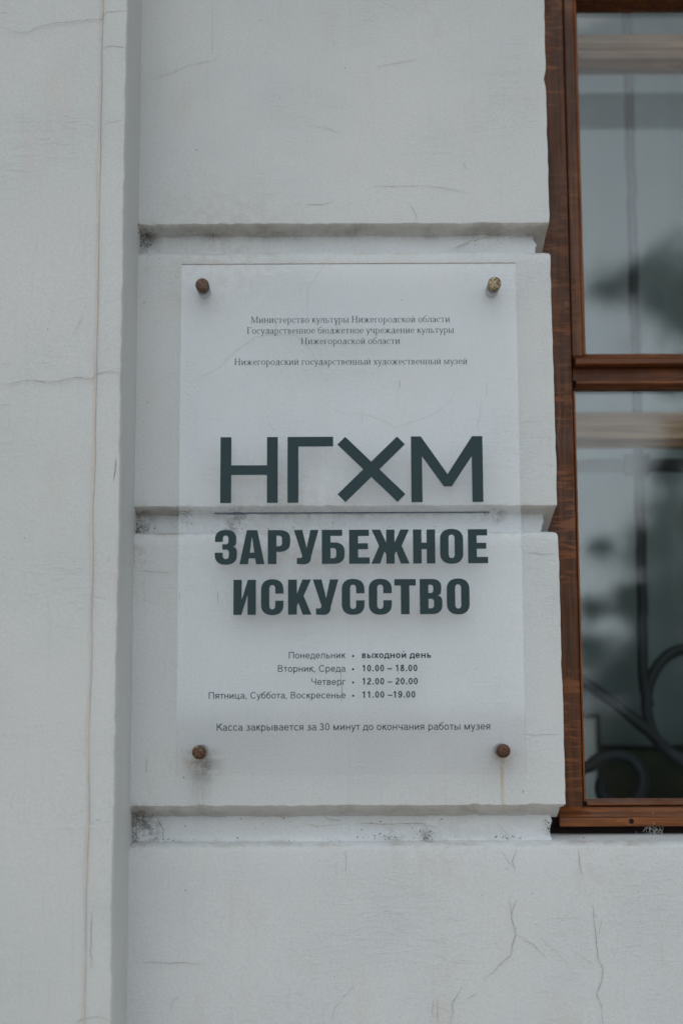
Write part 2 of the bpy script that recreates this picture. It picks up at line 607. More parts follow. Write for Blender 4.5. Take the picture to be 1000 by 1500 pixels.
def block(bm, zt, zb, slope, xr_t, xr_b, cham=True, lim=1.0, mitre=0.0):
    """one render block: front face and window return, worn upper arris, under-face falling backwards"""
    xs = [XL - 0.02 + i * (xr_t - XL + 0.02) / 120 for i in range(121)]
    lev = []
    if cham:
        lev += [(zt + 0.005, 0.016), (zt + 0.0035, 0.006), (zt + 0.0015, 0.0015), (zt - 0.002, 0.0)]
    else:
        lev += [(zt, 0.0)]
    n = max(2, int((lev[-1][0] - zb) / 0.012))
    za = lev[-1][0]
    for i in range(1, n + 1):
        lev.append((za + (zb - za) * i / n, 0.0))
    lev[-1] = (zb + 0.002, 0.0003)
    lev.append((zb, 0.0022))
    rows = []
    for z, ins in lev:
        xr = xr_t + (xr_b - xr_t) * max(0.0, min(1.0, (zt - z) / (zt - zb)))
        row = []
        edge = 1.0 if (z > zt - 0.001 or z <= zb + 0.0021) else 0.0
        for x in xs:
            f = (x - xs[0]) / (xs[-1] - xs[0])
            xx = xs[0] + f * (xr - ins - xs[0])
            yy = ins + jit((xx, 7, z), 0.0012, 7)
            zz = z + edge * (jit((xx * 1.0, zt, 3), 0.0008, 28) + jit((xx, zt, 5), 0.0012, 90) + (0.010 * max(0.0, noise.noise(Vector((xx * 42, zt, 2))) - 0.36) if z <= zb + 0.0021 else 0.0))
            if i == 0:
                pass
            row.append(bm.verts.new((xx + (jit((3, 1, z), 0.0006, 40) + jit((8, 1, z), 0.0010, 130) - 0.012 * max(0.0, noise.noise(Vector((9, 2, z * 55))) - 0.38)) * f ** 30, yy, zz)))
        for y in (0.004, 0.012, 0.03, 0.06, 0.09, DEPTH):
            if y <= ins:
                y = ins + 0.0005 + y * 0.1
            zz = z
            if z <= zb + 0.0001:
                zz = zb - slope * (min(y, lim) - ins)
            mt_ = mitre * min(y, 0.03) if z <= zb + 0.0001 else (mitre * min(y, 0.03) * 0.8 if z <= zb + 0.0021 else 0.0)
            row.append(bm.verts.new((xr - mt_ - ins + 0.0006 + (jit((3, 1, z), 0.0006, 40) + jit((8, 1, z), 0.0010, 130) - 0.012 * max(0.0, noise.noise(Vector((9, 2, z * 55))) - 0.38)), y, zz)))
        rows.append(row)
    for a, b in zip(rows, rows[1:]):
        for i in range(len(a) - 1):
            bm.faces.new((a[i], a[i + 1], b[i + 1], b[i]))
    # under-face
    base = rows[-1]
    nx = len(xs)
    prev = base[:nx]
    for k, y in enumerate((0.004, 0.012, 0.03, 0.06, 0.09, DEPTH)):
        cur = [bm.verts.new((v.co.x, y, v.co.z - slope * min(y, lim) + jit((v.co.x, y, 2), 0.0015, 40))) for v in base[:nx - 1]] + [base[nx + k]]
        for i in range(nx - 1):
            bm.faces.new((prev[i], prev[i + 1], cur[i + 1], cur[i]))
        prev = cur
    if cham:
        back = [bm.verts.new((v.co.x, DEPTH, v.co.z)) for v in rows[0][:nx]]
        for i in range(nx - 1):
            bm.faces.new((rows[0][i], back[i], back[i + 1], rows[0][i + 1]))


def xr_at(z):
    z1, x1 = zpx(803, 300, 0), at(803, 300, 0).x
    z2, x2 = zpx(828, 1180, 0), at(828, 1180, 0).x
    return x1 + (x2 - x1) * (z1 - z) / (z1 - z2)


wb = bmesh.new()
block(wb, Z_TOP, GRV[0][0], SLOPES[0], xr_at(GRV[0][0]), xr_at(GRV[0][0]), False)
block(wb, GRV[0][1], GRV[1][0], SLOPES[1], xr_at(GRV[0][1]), xr_at(GRV[1][0]))
block(wb, GRV[1][1], GRV[2][0], SLOPES[2], xr_at(GRV[1][1]), xr_at(GRV[2][0]), True, 0.026, 0.8)
bmesh.ops.recalc_face_normals(wb, faces=wb.faces[:])
# recessed bed joints behind the grooves, as a slightly wavy strip with its own return
for (za, zb), sl in zip(GRV, SLOPES):
    xr = xr_at(zb) - 0.017
    rows = []
    nz = 14
    for k in range(nz + 1):
        z = za + 0.004 + (zb - 0.006 - za - 0.004) * k / nz
        t = k / nz
        ins = INSET - 0.010 * max(0.0, (t - 0.72) / 0.28) ** 2
        row = [wb.verts.new((XL - 0.02 + (xr + (0.006 * t ** 4 + jit((z * 90, 1, za), 0.005, 1) + jit((z * 400, 1, za), 0.002, 1)) * (i > 97) - XL + 0.02) * i / 100, ins + jit((i * 0.06, z * 30, za), 0.0022, 1.6), z)) for i in range(101)]
        row += [wb.verts.new((xr + 0.002 + 0.006 * t ** 4 + jit((z * 90, 1, za), 0.005, 1) + jit((z * 400, 1, za), 0.002, 1), y, z)) for y in (INSET + 0.006, 0.06, DEPTH)]
        rows.append(row)
    for a, b in zip(rows, rows[1:]):
        for i in range(len(a) - 1):
            wb.faces.new((a[i], a[i + 1], b[i + 1], b[i]))
# wall under the window and pier: face, arris, ledge running back to the window
ZL = GRV[2][1]
XW = 1.35
rows = []
prof = [(0.20, ZL + 0.008), (0.10, ZL + 0.0075), (0.05, ZL + 0.006), (0.012, ZL + 0.004), (0.003, ZL + 0.0025), (-0.002, ZL - 0.0005), (-0.003, ZL - 0.005)]
prof += [(-0.003, ZL - 0.005 - i * (ZL - 0.005) / 40) for i in range(1, 41)]
for y, z in prof:
    row = []
    for i in range(241):
        x = XL - 0.02 + (XW - XL + 0.02) * i / 240
        e = 1 if abs(z - ZL) < 0.004 else 0
        row.append(wb.verts.new((x, y + jit((x, 2, z), 0.0012, 7), z + e * (jit((x, 1, 4), 0.0016, 25) + jit((x, 4, 1), 0.001, 90)))))
    rows.append(row)
for a, b in zip(rows, rows[1:]):
    for i in range(240):
        wb.faces.new((a[i], a[i + 1], b[i + 1], b[i]))
for f in wb.faces:
    f.smooth = True

# cracks and scratches of the pier and lower wall
YF = -0.0012
for pts, w in [
    ([(222, 118), (235, 112), (265, 100), (290, 92), (312, 88), (322, 80)], 0.0005),
    ([(312, 0), (311, 40), (311, 86)], 0.0004),
    ([(448, 183), (470, 186), (500, 195)], 0.0005),
    
    ([(445, 300), (470, 300), (490, 294)], 0.0006),
    ([(545, 272), (580, 273), (620, 272)], 0.0006), ([(622, 272), (650, 275), (684, 283)], 0.0006),
    ([(550, 98), (580, 92), (610, 86)], 0.0006), 
    ([(600, 300), (608, 312), (610, 324)], 0.0007), ([(680, 238), (681, 247)], 0.0010),
    ([(276, 560), (290, 556), (318, 540), (345, 515), (375, 493), (400, 490), (432, 491), (455, 510), (468, 540), (480, 560)], 0.0007),
    ([(448, 452), (452, 420), (470, 395), (485, 372)], 0.0005),
    ([(478, 592), (490, 601), (505, 608), (520, 606), (545, 610), (580, 626), (610, 616), (640, 604), (660, 585), (675, 560)], 0.0005),
    ([(700, 628), (703, 600), (706, 580)], 0.0006), ([(585, 556), (585, 570)], 0.0011),
    ([(713, 580), (713, 560)], 0.0007), ([(530, 600), (530, 622)], 0.0007),
    ([(820, 600), (815, 640), (818, 660)], 0.0005),
    ([(196, 835), (240, 838), (258, 839)], 0.0006), ([(195, 870), (215, 880), (235, 886)], 0.0004),
    ([(770, 808), (790, 812), (812, 810)], 0.0006),
    ([(318, 866), (320, 886)], 0.0016), ([(264, 868), (262, 880)], 0.0012),
    ([(330, 668), (331, 700)], 0.0005),
    ([(764, 1075), (800, 1076), (822, 1075)], 0.0006),
    ([(765, 1157), (766, 1162)], 0.0018), ([(214, 1112), (216, 1132)], 0.0011),
]:
    ribbon(wb, pts, YF, w, 1)
for pts, w in [
    ([(499, 985), (500, 1008), (500, 1029)], 0.0012), ([(404, 470), (405, 480)], 0.001), ([(493, 470), (492, 480)], 0.001),
]:
    ribbon(wb, pts, YF, w, 2)
YB = -0.0048
for pts, w in [
    ([(745, 1312), (748, 1330), (749, 1345), (755, 1370), (750, 1382), (748, 1400), (732, 1412), (720, 1425), (707, 1436)], 0.0012),
    ([(757, 1318), (752, 1330), (749, 1340)], 0.0008),
    ([(760, 1371), (780, 1385), (800, 1404)], 0.0008), ([(790, 1375), (815, 1395), (834, 1413)], 0.0005),
    ([(867, 1325), (870, 1355), (875, 1390), (875, 1402), (882, 1420), (880, 1437), (874, 1455), (879, 1470), (882, 1500)], 0.0012),
    ([(870, 1413), (855, 1405), (840, 1395)], 0.0005), ([(880, 1345), (877, 1370)], 0.0005),
    ([(676, 1446), (661, 1470), (663, 1486), (658, 1500)], 0.0009), ([(698, 1454), (684, 1464)], 0.0008),
    ([(756, 1244), (750, 1262), (754, 1277)], 0.0010), ([(735, 1246), (745, 1262), (750, 1268)], 0.0006),
    ([(846, 1243), (848, 1262), (854, 1285)], 0.0010), ([(505, 1245), (506, 1262), (507, 1283)], 0.0006),
    ([(200, 1409), (235, 1410), (270, 1410), (302, 1414)], 0.0009),
    ([(518, 1442), (508, 1456), (500, 1462)], 0.0005), ([(250, 1482), (255, 1465), (262, 1460)], 0.0006),
    ([(486, 1495), (490, 1478), (500, 1465)], 0.0006),
]:
    ribbon(wb, pts, YB, w, 1)
for pts in [[(634, 1465), (634, 1490)], [(640, 1465), (641, 1497)]]:
    ribbon(wb, pts, YB, 0.0006, 2)
# cracks running down through the third joint
ribbon(wb, [(727, 1205), (738, 1216), (745, 1226), (740, 1236)], INSET - 0.004, 0.0008, 1)
ribbon(wb, [(520, 1205), (560, 1207), (610, 1206), (640, 1212)], INSET - 0.004, 0.0014, 1)
ribbon(wb, [(230, 1197), (240, 1215), (238, 1228)], INSET - 0.004, 0.0014, 3)
ribbon(wb, [(470, 1190), (480, 1200), (500, 1202)], INSET - 0.004, 0.0012, 1)
ribbon(wb, [(440, 1207), (465, 1210), (500, 1207)], INSET - 0.004, 0.0008, 1)
ribbon(wb, [(655, 368), (690, 352), (715, 347), (735, 343)], INSET - 0.004, 0.0010, 1)
# grime and old web caught in the joints
for px, py, rx, rz, n in [
    (209, 345, 0.004, 0.010, 130), (216, 341, 0.006, 0.004, 60), (214, 362, 0.006, 0.004, 40), (310, 345, 0.004, 0.003, 26), (302, 344, 0.003, 0.002, 12), (430, 344, 0.002, 0.001, 6), (283, 357, 0.002, 0.002, 5),
    (765, 345, 0.006, 0.003, 24), (690, 355, 0.02, 0.004, 16), (500, 340, 0.15, 0.003, 36),
    (200, 764, 0.003, 0.012, 120), (204, 779, 0.006, 0.004, 40), (350, 751, 0.005, 0.003, 40), (275, 750, 0.008, 0.003, 22), (345, 774, 0.008, 0.004, 26), (452, 757, 0.002, 0.002, 14),
    (727, 754, 0.005, 0.003, 26), (705, 752, 0.008, 0.003, 20), (560, 770, 0.12, 0.006, 40), (300, 772, 0.05, 0.005, 24), (660, 748, 0.05, 0.004, 20),
    (195, 1190, 0.003, 0.004, 40), (197, 1204, 0.006, 0.008, 150), (198, 1221, 0.003, 0.007, 50), (222, 1216, 0.003, 0.012, 26), (235, 1229, 0.014, 0.002, 30),
    (565, 1227, 0.012, 0.002, 40), (627, 1225, 0.006, 0.004, 60), (740, 1226, 0.010, 0.002, 26), (800, 1213, 0.003, 0.006, 44), (500, 1229, 0.16, 0.002, 60), (430, 1205, 0.14, 0.006, 40),
    (198, 1232, 0.003, 0.002, 16),
]:
    flakes(wb, px, py, INSET - 0.004, rx, rz, n, 3)
for px, py, rx, rz, n in [(203, 335, 0.001, 0.008, 26), (197, 800, 0.0015, 0.012, 30), (205, 395, 0.01, 0.012, 20), (300, 1124, 0.005, 0.002, 22), (270, 1138, 0.001, 0.0006, 4), (210, 640, 0.004, 0.08, 14),
                            (272, 1304, 0.0006, 0.0006, 5), (490, 1430, 0.0007, 0.0006, 5), (705, 1311, 0.0006, 0.0006, 5), (588, 441, 0.0004, 0.0004, 3), (500, 700, 0.2, 0.25, 26), (560, 1350, 0.3, 0.08, 12), (560, 150, 0.25, 0.12, 10)]:
    flakes(wb, px, py, YB, rx, rz, n, 3, 0.0009)
wall = obj('grooved_wall', wb, [M_WALL, M_CRACK, M_SCRATCH, M_GRIME], bld, True)

# rest of the wall: behind the pier, right of and above the window, so the room is closed
rb = bmesh.new()
ZW0 = ZL + 0.002
WX0 = XR - 0.02
WX1 = XR + 1.02
WZ1 = 2.95
box(rb, XL - 1.2, WX0 - 0.012, DEPTH - 0.012, 0.62, 0, Z_TOP)
box(rb, WX1, WX1 + 1.5, -0.0, 0.62, 0.0, Z_TOP)
box(rb, WX0 - 0.012, WX1, 0.03, 0.62, WZ1, Z_TOP)
box(rb, WX0 - 0.012, WX1, 0.115, 0.62, 0, ZL - 0.012)
box(rb, XL - 1.9, WX1 + 1.5, -0.55, 0.7, Z_TOP + 0.001, Z_TOP + 0.35)  # unseen overhead slab, added to shade the upper wall
obj('backing_wall_and_shade_slab', rb, M_WALL, bld)

# --- pilaster at the left
pb = bmesh.new()
pts = [(-1.9, PIL_Y + 0.0022), (XL_LINE - 0.004, PIL_Y + 0.0022), (XL_LINE - 0.001, PIL_Y + 0.0016), (XL_LINE + 0.002, PIL_Y), (XL_EDGE - 0.0045, PIL_Y), (XL_EDGE - 0.0015, PIL_Y + 0.001), (XL_EDGE, PIL_Y + 0.004)]
nside = 8
pts += [(XL_EDGE + (XL - XL_EDGE) * i / nside, PIL_Y + 0.004 + (-0.0 - PIL_Y - 0.004) * i / nside) for i in range(1, nside + 1)]
pts += [(XL, 0.03)]
rows = []
NZ = 420
for k in range(NZ + 1):
    z = 0.0 + Z_TOP * k / NZ
    wav = jit((1, 2, z), 0.0026, 5) + jit((4, 2, z), 0.0012, 40) + jit((4, 9, z), 0.0008, 120)
    row = []
    for i, (x, y) in enumerate(pts):
        e = wav if 4 <= i <= 7 else (jit((6, 2, z), 0.0016, 12) if 1 <= i <= 3 else 0)
        row.append(pb.verts.new((x + e, y + (jit((x, 5, z), 0.0008, 12) if i else 0), z)))
    rows.append(row)
for a, b in zip(rows, rows[1:]):
    for i in range(len(a) - 1):
        pb.faces.new((a[i], a[i + 1], b[i + 1], b[i]))
for f in pb.faces:
    f.smooth = True
YP = PIL_Y - 0.0006
for pts_, w in [
    ([(0, 40), (20, 46), (40, 48), (55, 40), (75, 35), (110, 31), (148, 28), (152, 20), (156, 17), (186, 15)], 0.0011),
    ([(0, 563), (12, 563), (35, 557), (64, 559), (87, 558), (108, 553), (137, 555), (140, 549), (168, 544), (176, 545)], 0.0012),
    ([(154, 70), (165, 67), (183, 70)], 0.0009), ([(152, 182), (162, 180), (180, 176)], 0.0006),
    ([(110, 1498), (125, 1491), (145, 1490), (163, 1497)], 0.0010),
    ([(108, 490), (114, 476), (124, 462)], 0.0006),
     ([(0, 532), (18, 533)], 0.0006), ([(0, 594), (14, 594)], 0.0006),
]:
    ribbon(pb, pts_, YP, w, 1)
ribbon(pb, [(171, 672), (168, 690), (165, 702)], YP, 0.0011, 2)
ribbon(pb, [(135, 1335), (133, 1380), (134, 1420)], YP, 0.0007, 2)
zt_, zb_ = at(150, -60, YP).z, at(122, 1560, YP).z
prev = None
for k in range(161):                        # yellowed dirt line along the sunk arris
    z = zt_ + (zb_ - zt_) * k / 160
    xx = XL_LINE - 0.0005 + jit((6, 2, z), 0.0016, 12)
    ww = 0.0016 + 0.0011 * noise.noise(Vector((z * 14, 3, 1)))
    a = pb.verts.new((xx - ww, PIL_Y + 0.0004, z))
    b = pb.verts.new((xx + ww * 0.6, PIL_Y - 0.0007, z))
    if prev:
        f = pb.faces.new((prev[0], prev[1], b, a))
        f.material_index = 4
    prev = (a, b)
for px, py, rx, rz, n in [(64, 424, 0.0004, 0.0004, 4), (71, 483, 0.0006, 0.0006, 5), (33, 613, 0.0004, 0.0004, 4), (126, 450, 0.0005, 0.0005, 4), (80, 700, 0.06, 0.4, 26)]:
    flakes(pb, px, py, YP, rx, rz, n, 3, 0.0008)
obj('pilaster', pb, [M_PIL, M_CRACK, M_SCRATCH, M_GRIME, M_CREASE], bld, True)

# --- outer window
win = empty('window', (XR + 0.4, FRAME_Y, 1.6))
win.parent = bld
win.matrix_parent_inverse = Matrix.Translation(-bld.location)
bpy.context.view_layer.update()
SASH_Y, GLASS_Y = FRAME_Y + 0.006, FRAME_Y + 0.030
Xc = at(836, 750, FRAME_Y).x - at(500, 750, FRAME_Y).x * 0    # casing's inner edge (dark line)
XS1 = (at(849, 0, SASH_Y).x + at(855.5, 500, SASH_Y).x) / 2    # upper sash: glass starts
XS0 = (at(843, 0, SASH_Y).x + at(849, 500, SASH_Y).x) / 2      # upper sash: bead starts
XB1 = (at(843.5, 600, SASH_Y).x + at(858, 1165, SASH_Y).x) / 2 # lower light: glass starts
Xc = (at(827.5, 0, FRAME_Y).x + at(844, 900, FRAME_Y).x) / 2
XRI = Xc + 0.86
Zt = at(900, 12, GLASS_Y).z
Ztr_t = at(900, 519, SASH_Y).z
Ztr_b = at(900, 572, SASH_Y).z
Zbot = at(900, 1174, SASH_Y).z
Zsill_t = at(900, 1181, FRAME_Y).z
print('window', Xc, XS0, XS1, XB1, Zt, Ztr_t, Ztr_b, Zbot, Zsill_t, 'ZL', ZL)

b_ = bmesh.new()                                            # casing boards
box(b_, WX0 - 0.01, Xc - 0.0012, FRAME_Y, FRAME_Y + 0.05, Zsill_t - 0.02, WZ1)
box(b_, XRI + 0.0012, WX1 - 0.001, FRAME_Y, FRAME_Y + 0.05, Zsill_t - 0.02, WZ1)
box(b_, Xc - 0.0012, XRI + 0.0012, FRAME_Y + 0.001, FRAME_Y + 0.05, WZ1 - 0.06, WZ1 - 0.001)
bevel(obj('casing', b_, M_CASING, win), 0.0015)

b_ = bmesh.new()                                            # dark rebate behind the gaps
box(b_, Xc - 0.003, Xc + 0.004, FRAME_Y + 0.012, FRAME_Y + 0.048, Zsill_t, WZ1 - 0.06)
obj('rebate', b_, M_DARKWOOD, win)

b_ = bmesh.new()                                            # upper sash stiles and top rail
box(b_, Xc + 0.001, XS0, SASH_Y, SASH_Y + 0.04, Ztr_t - 0.003, WZ1 - 0.062)
box(b_, XRI - (XS0 - Xc), XRI - 0.001, SASH_Y, SASH_Y + 0.04, Ztr_t - 0.003, WZ1 - 0.062)
box(b_, XS0 + 0.0004, XRI - (XS0 - Xc) - 0.0004, SASH_Y + 0.0005, SASH_Y + 0.04, Zt, Zt + 0.047)
bevel(obj('upper_sash', b_, M_SASH, win), 0.002)

b_ = bmesh.new()                                            # moulded beads round the panes
extrude_z(b_, [(XS0 + 0.0003, SASH_Y + 0.001), (XS0 + 0.003, SASH_Y + 0.001), (XS1, SASH_Y + 0.012), (XS1, GLASS_Y + 0.004), (XS0 + 0.0003, GLASS_Y + 0.004)], Ztr_t, Zt)
bevel(obj('bead', b_, M_BEAD, win), 0.001)
b_ = bmesh.new()
extrude_z(b_, [(Xc + 0.001, SASH_Y + 0.001), (Xc + 0.0035, SASH_Y + 0.001), (XB1, SASH_Y + 0.010), (XB1, GLASS_Y + 0.004), (Xc + 0.001, GLASS_Y + 0.004)], Zbot, Ztr_b)
bevel(obj('bead', b_, M_BEAD, win), 0.001)
b_ = bmesh.new()                                            # bottom bead of the lower light
extrude_x(b_, [(SASH_Y - 0.002, Zsill_t + 0.0005), (SASH_Y - 0.002, Zsill_t + 0.003), (GLASS_Y - 0.003, Zbot + 0.002), (GLASS_Y + 0.004, Zbot + 0.002), (GLASS_Y + 0.004, Zsill_t + 0.0005)], XB1 + 0.0004, XRI - 0.002)
bevel(obj('bead', b_, M_RAIL, win), 0.001)

# transom: a projecting weather moulding, a flat rail, a lower bead
tz = lambda py, Y: at(900, py, Y).z
b_ = bmesh.new()
PY = FRAME_Y - 0.014
extrude_x(b_, [(GLASS_Y + 0.004, tz(517, GLASS_Y)), (SASH_Y + 0.004, tz(519, SASH_Y)), (SASH_Y + 0.001, tz(523, SASH_Y)), (PY + 0.004, tz(523.5, PY + 0.004)), (PY, tz(526, PY)), (PY, tz(533, PY)), (PY + 0.006, tz(536, PY + 0.006)), (SASH_Y + 0.002, tz(538.5, SASH_Y)), (SASH_Y + 0.04, tz(538.5, SASH_Y))],
          Xc + 0.0015, XRI - 0.0015)
bevel(obj('weather_moulding', b_, M_RAIL, win), 0.0012)
b_ = bmesh.new()
z1, z2 = tz(538.5, SASH_Y), tz(557, SASH_Y)
extrude_x(b_, [(SASH_Y + 0.002, z1 - 0.0005), (SASH_Y + 0.002, z2), (SASH_Y + 0.04, z2), (SASH_Y + 0.04, z1 - 0.0005)], Xc + 0.0015, XRI - 0.0015)
obj('transom_rail', b_, M_RAIL, win)
b_ = bmesh.new()
z3 = tz(562, SASH_Y - 0.003)
extrude_x(b_, [(SASH_Y - 0.003, z2 - 0.0005), (SASH_Y - 0.004, z3), (SASH_Y + 0.006, z3 - 0.004), (GLASS_Y - 0.001, tz(573, GLASS_Y)), (GLASS_Y + 0.004, tz(573, GLASS_Y)), (GLASS_Y + 0.004, z2 - 0.0005)], Xc + 0.004, XRI - 0.004)
bevel(obj('bead', b_, M_RAIL, win), 0.001)
b_ = bmesh.new()                                            # underside strip of the top rail
extrude_x(b_, [(SASH_Y + 0.001, Zt - 0.0005), (GLASS_Y - 0.002, Zt - 0.004), (GLASS_Y + 0.006, Zt - 0.004), (GLASS_Y + 0.006, Zt - 0.0005)], XS1 + 0.0005, XRI - 0.03)
obj('bead', b_, M_CASING, win)

# sill board with its screw head, dark slot beneath
SY = FRAME_Y - 0.034
XSL = at(819, 1200, SY).x
b_ = bmesh.new()
extrude_x(b_, [(FRAME_Y + 0.03, Zsill_t - 0.0003), (FRAME_Y - 0.001, Zsill_t - 0.001), (SY + 0.003, at(900, 1196.5, SY).z), (SY, at(900, 1198, SY).z), (SY, at(900, 1211, SY).z), (FRAME_Y + 0.03, at(900, 1211, SY).z)], XSL, WX1 - 0.002)
sill = bevel(obj('sill_board', b_, M_SILL, win), 0.0016)
b_ = bmesh.new()
sc = at(924, 1203, SY)
lathe_y(b_, [(0.0, SY - 0.0002), (0.0022, SY - 0.0003), (0.0032, SY - 0.0004), (0.0036, SY + 0.002)], sc.x, sc.z, 18)
obj('screw_head', b_, M_DARKWOOD, win)
b_ = bmesh.new()
box(b_, WX0 - 0.02, WX1 - 0.003, FRAME_Y - 0.012, FRAME_Y + 0.05, ZL - 0.004, at(900, 1211, SY).z - 0.0006)
box(b_, WX0 - 0.02, XSL - 0.0008, FRAME_Y - 0.0145, FRAME_Y - 0.0005, at(900, 1211, SY).z - 0.0006, Zsill_t - 0.004)
obj('sill_packing', b_, M_DARKWOOD, win)
# web caught under the board
b_ = bmesh.new()
for _ in range(26):
    c = at(random.gauss(956, 9), random.gauss(1214, 6), SY + 0.004)
    d = Vector((random.uniform(-1, 1), random.uniform(-0.3, 0.3), random.uniform(-1, 1))).normalized() * random.uniform(0.003, 0.010)
    tube(b_, [c - d, c + Vector((random.uniform(-.001, .001), 0, random.uniform(-.001, .001))), c + d], 0.00018, 4)
M_WEB = plain('cobweb_silk', srgb(196, 196, 190), 0.9, 0.1, 0.1, 50)
web = obj('cobweb', b_, M_WEB)
web['label'] = 'wisps of grey cobweb hanging in the dark slot under the brown window sill'
web['category'] = 'cobweb'

b_ = bmesh.new()
box(b_, XS1 - 0.003, XRI - (XS1 - Xc) + 0.003, GLASS_Y, GLASS_Y + 0.003, Ztr_t - 0.004, Zt + 0.004)
obj('pane', b_, M_PANE, win)
b_ = bmesh.new()
box(b_, XS0 - 0.003, XRI - (XS0 - Xc) + 0.003, GLASS_Y, GLASS_Y + 0.003, Zt + 0.044, WZ1 - 0.062)
obj('pane', b_, M_PANE, win)
b_ = bmesh.new()
box(b_, XB1 - 0.003, XRI - 0.004, GLASS_Y, GLASS_Y + 0.003, Zbot - 0.003, Ztr_b + 0.006)
obj('pane', b_, M_PANE, win)

# --- inner window, a pale wooden one a hand's breadth and more behind
IN_Y = 0.29
iwin = empty('inner_window', (XR + 0.4, IN_Y, 1.6))
iwin.parent = bld
iwin.matrix_parent_inverse = Matrix.Translation(-bld.location)
bpy.context.view_layer.update()


def inner_rail(rows):
    b = bmesh.new()
    prof = []
    for py, dy in rows:
        prof.append((IN_Y + dy, at(930, py, IN_Y + dy).z))
    prof += [(IN_Y + 0.05, prof[-1][1]), (IN_Y + 0.05, prof[0][1])]
    extrude_x(b, prof, WX0 + 0.02, WX1 - 0.02)
    return bevel(obj('rail', b, M_INNER, iwin), 0.002)


inner_rail([(50, 0.012), (54, 0.0), (71, 0.0), (73, 0.004), (86, 0.002), (88, 0.022), (101, 0.026)])
inner_rail([(604, 0.02), (607, 0.006), (622, 0.006), (624, 0.002), (625, 0.0), (643, 0.0), (645, 0.018), (654, 0.024)])
b_ = bmesh.new()
box(b_, WX0 - 0.01, WX0 + 0.035, IN_Y - 0.002, IN_Y + 0.055, ZL - 0.01, WZ1)
obj('stile', b_, M_INNER, iwin)
b_ = bmesh.new()
box(b_, WX1 - 0.035, WX1 - 0.0, IN_Y - 0.002, IN_Y + 0.055, ZL - 0.01, WZ1)
obj('stile', b_, M_INNER, iwin)
b_ = bmesh.new()
box(b_, WX0 + 0.035, WX1 - 0.035, IN_Y + 0.028, IN_Y + 0.031, ZL, WZ1)
obj('pane', b_, M_PANE, iwin)

# --- room behind
b_ = bmesh.new()
x0, x1, y0, y1, z0, z1 = -1.6, 3.2, 0.62, 3.6, 0.35, 3.15
V = [b_.verts.new(v) for v in ((x0, y0, z0), (x1, y0, z0), (x1, y1, z0), (x0, y1, z0), (x0, y0, z1), (x1, y0, z1), (x1, y1, z1), (x0, y1, z1))]
for q, mi in (((0, 1, 2, 3), 1), ((7, 6, 5, 4), 0), ((3, 2, 6, 7), 0), ((0, 3, 7, 4), 0), ((1, 5, 6, 2), 0)):
    f = b_.faces.new([V[i] for i in q])
    f.material_index = mi
obj('room', b_, [M_ROOM, M_FLOOR], bld)

# ------------------------------------------------------------------ iron grille behind the inner window
GY = 0.45
gr = empty('window_grille', (XR + 0.3, GY, ZL), 'dark wrought iron scrollwork grille seen blurred behind the window panes', 'grille')
bpy.context.view_layer.update()
RB = 0.0085


def gp(px, py):
    return at(px, py, GY)


b_ = bmesh.new()
pl = [gp(917, -160), gp(919, 100), gp(925, 300), gp(931, 560), gp(935, 700), gp(939, 860), gp(941, 985), gp(944, 1010), gp(950, 1035)]
Q = []
for a, b in zip(pl, pl[1:]):
    for i in range(10):
        q = a.lerp(b, i / 10)
        Q.append(Vector((q.x + jit(q, 0.002, 30), GY, q.z)))
Q.append(pl[-1])
tube(b_, Q, RB, 10)
obj('bar', b_, M_IRON, gr, True)
for dx in (0.36, 0.72):
    b_ = bmesh.new()
    tube(b_, [q + Vector((dx, 0, 0)) for q in Q], RB, 10)
    obj('bar', b_, M_IRON, gr, True)
b_ = bmesh.new()
c = gp(930, 682)
box(b_, WX0 - 0.02, WX1, GY - 0.007, GY + 0.007, c.z - 0.010, c.z + 0.010)
obj('crossbar', b_, M_IRON, gr)
b_ = bmesh.new()
box(b_, c.x - 0.020, c.x + 0.020, GY - 0.012, GY - 0.0075, c.z - 0.018, c.z + 0.018)
bevel(obj('collar', b_, M_IRON, gr), 0.003)


def arc(cx, cy, rx, ry, a0, a1, n=28, turn=0.0):
    out = []
    for i in range(n + 1):
        t = i / n
        a = R(a0 + (a1 - a0) * t)
        k = 1 - turn * t
        out.append(gp(cx + rx * k * math.cos(a), cy - ry * k * math.sin(a)))
    return out


b_ = bmesh.new()                                            # C scroll by the bar
tube(b_, [gp(1075, 1160)] + arc(1008, 1030, 62, 80, 250, 60, 36), RB * 1.05, 10)
obj('scroll', b_, M_IRON, gr, True)
b_ = bmesh.new()                                            # long slanting bar
tube(b_, [gp(800, 962), gp(850, 996), gp(900, 1030), gp(950, 1072), gp(985, 1108), gp(1030, 1140), gp(1090, 1160)], RB * 1.1, 10)
obj('brace', b_, M_IRON, gr, True)
b_ = bmesh.new()                                            # lower curl
tube(b_, [gp(835, 1150), gp(852, 1126)] + arc(903, 1150, 48, 48, 145, -200, 44, 0.55), RB * 1.15, 10)
obj('scroll', b_, M_IRON, gr, True)

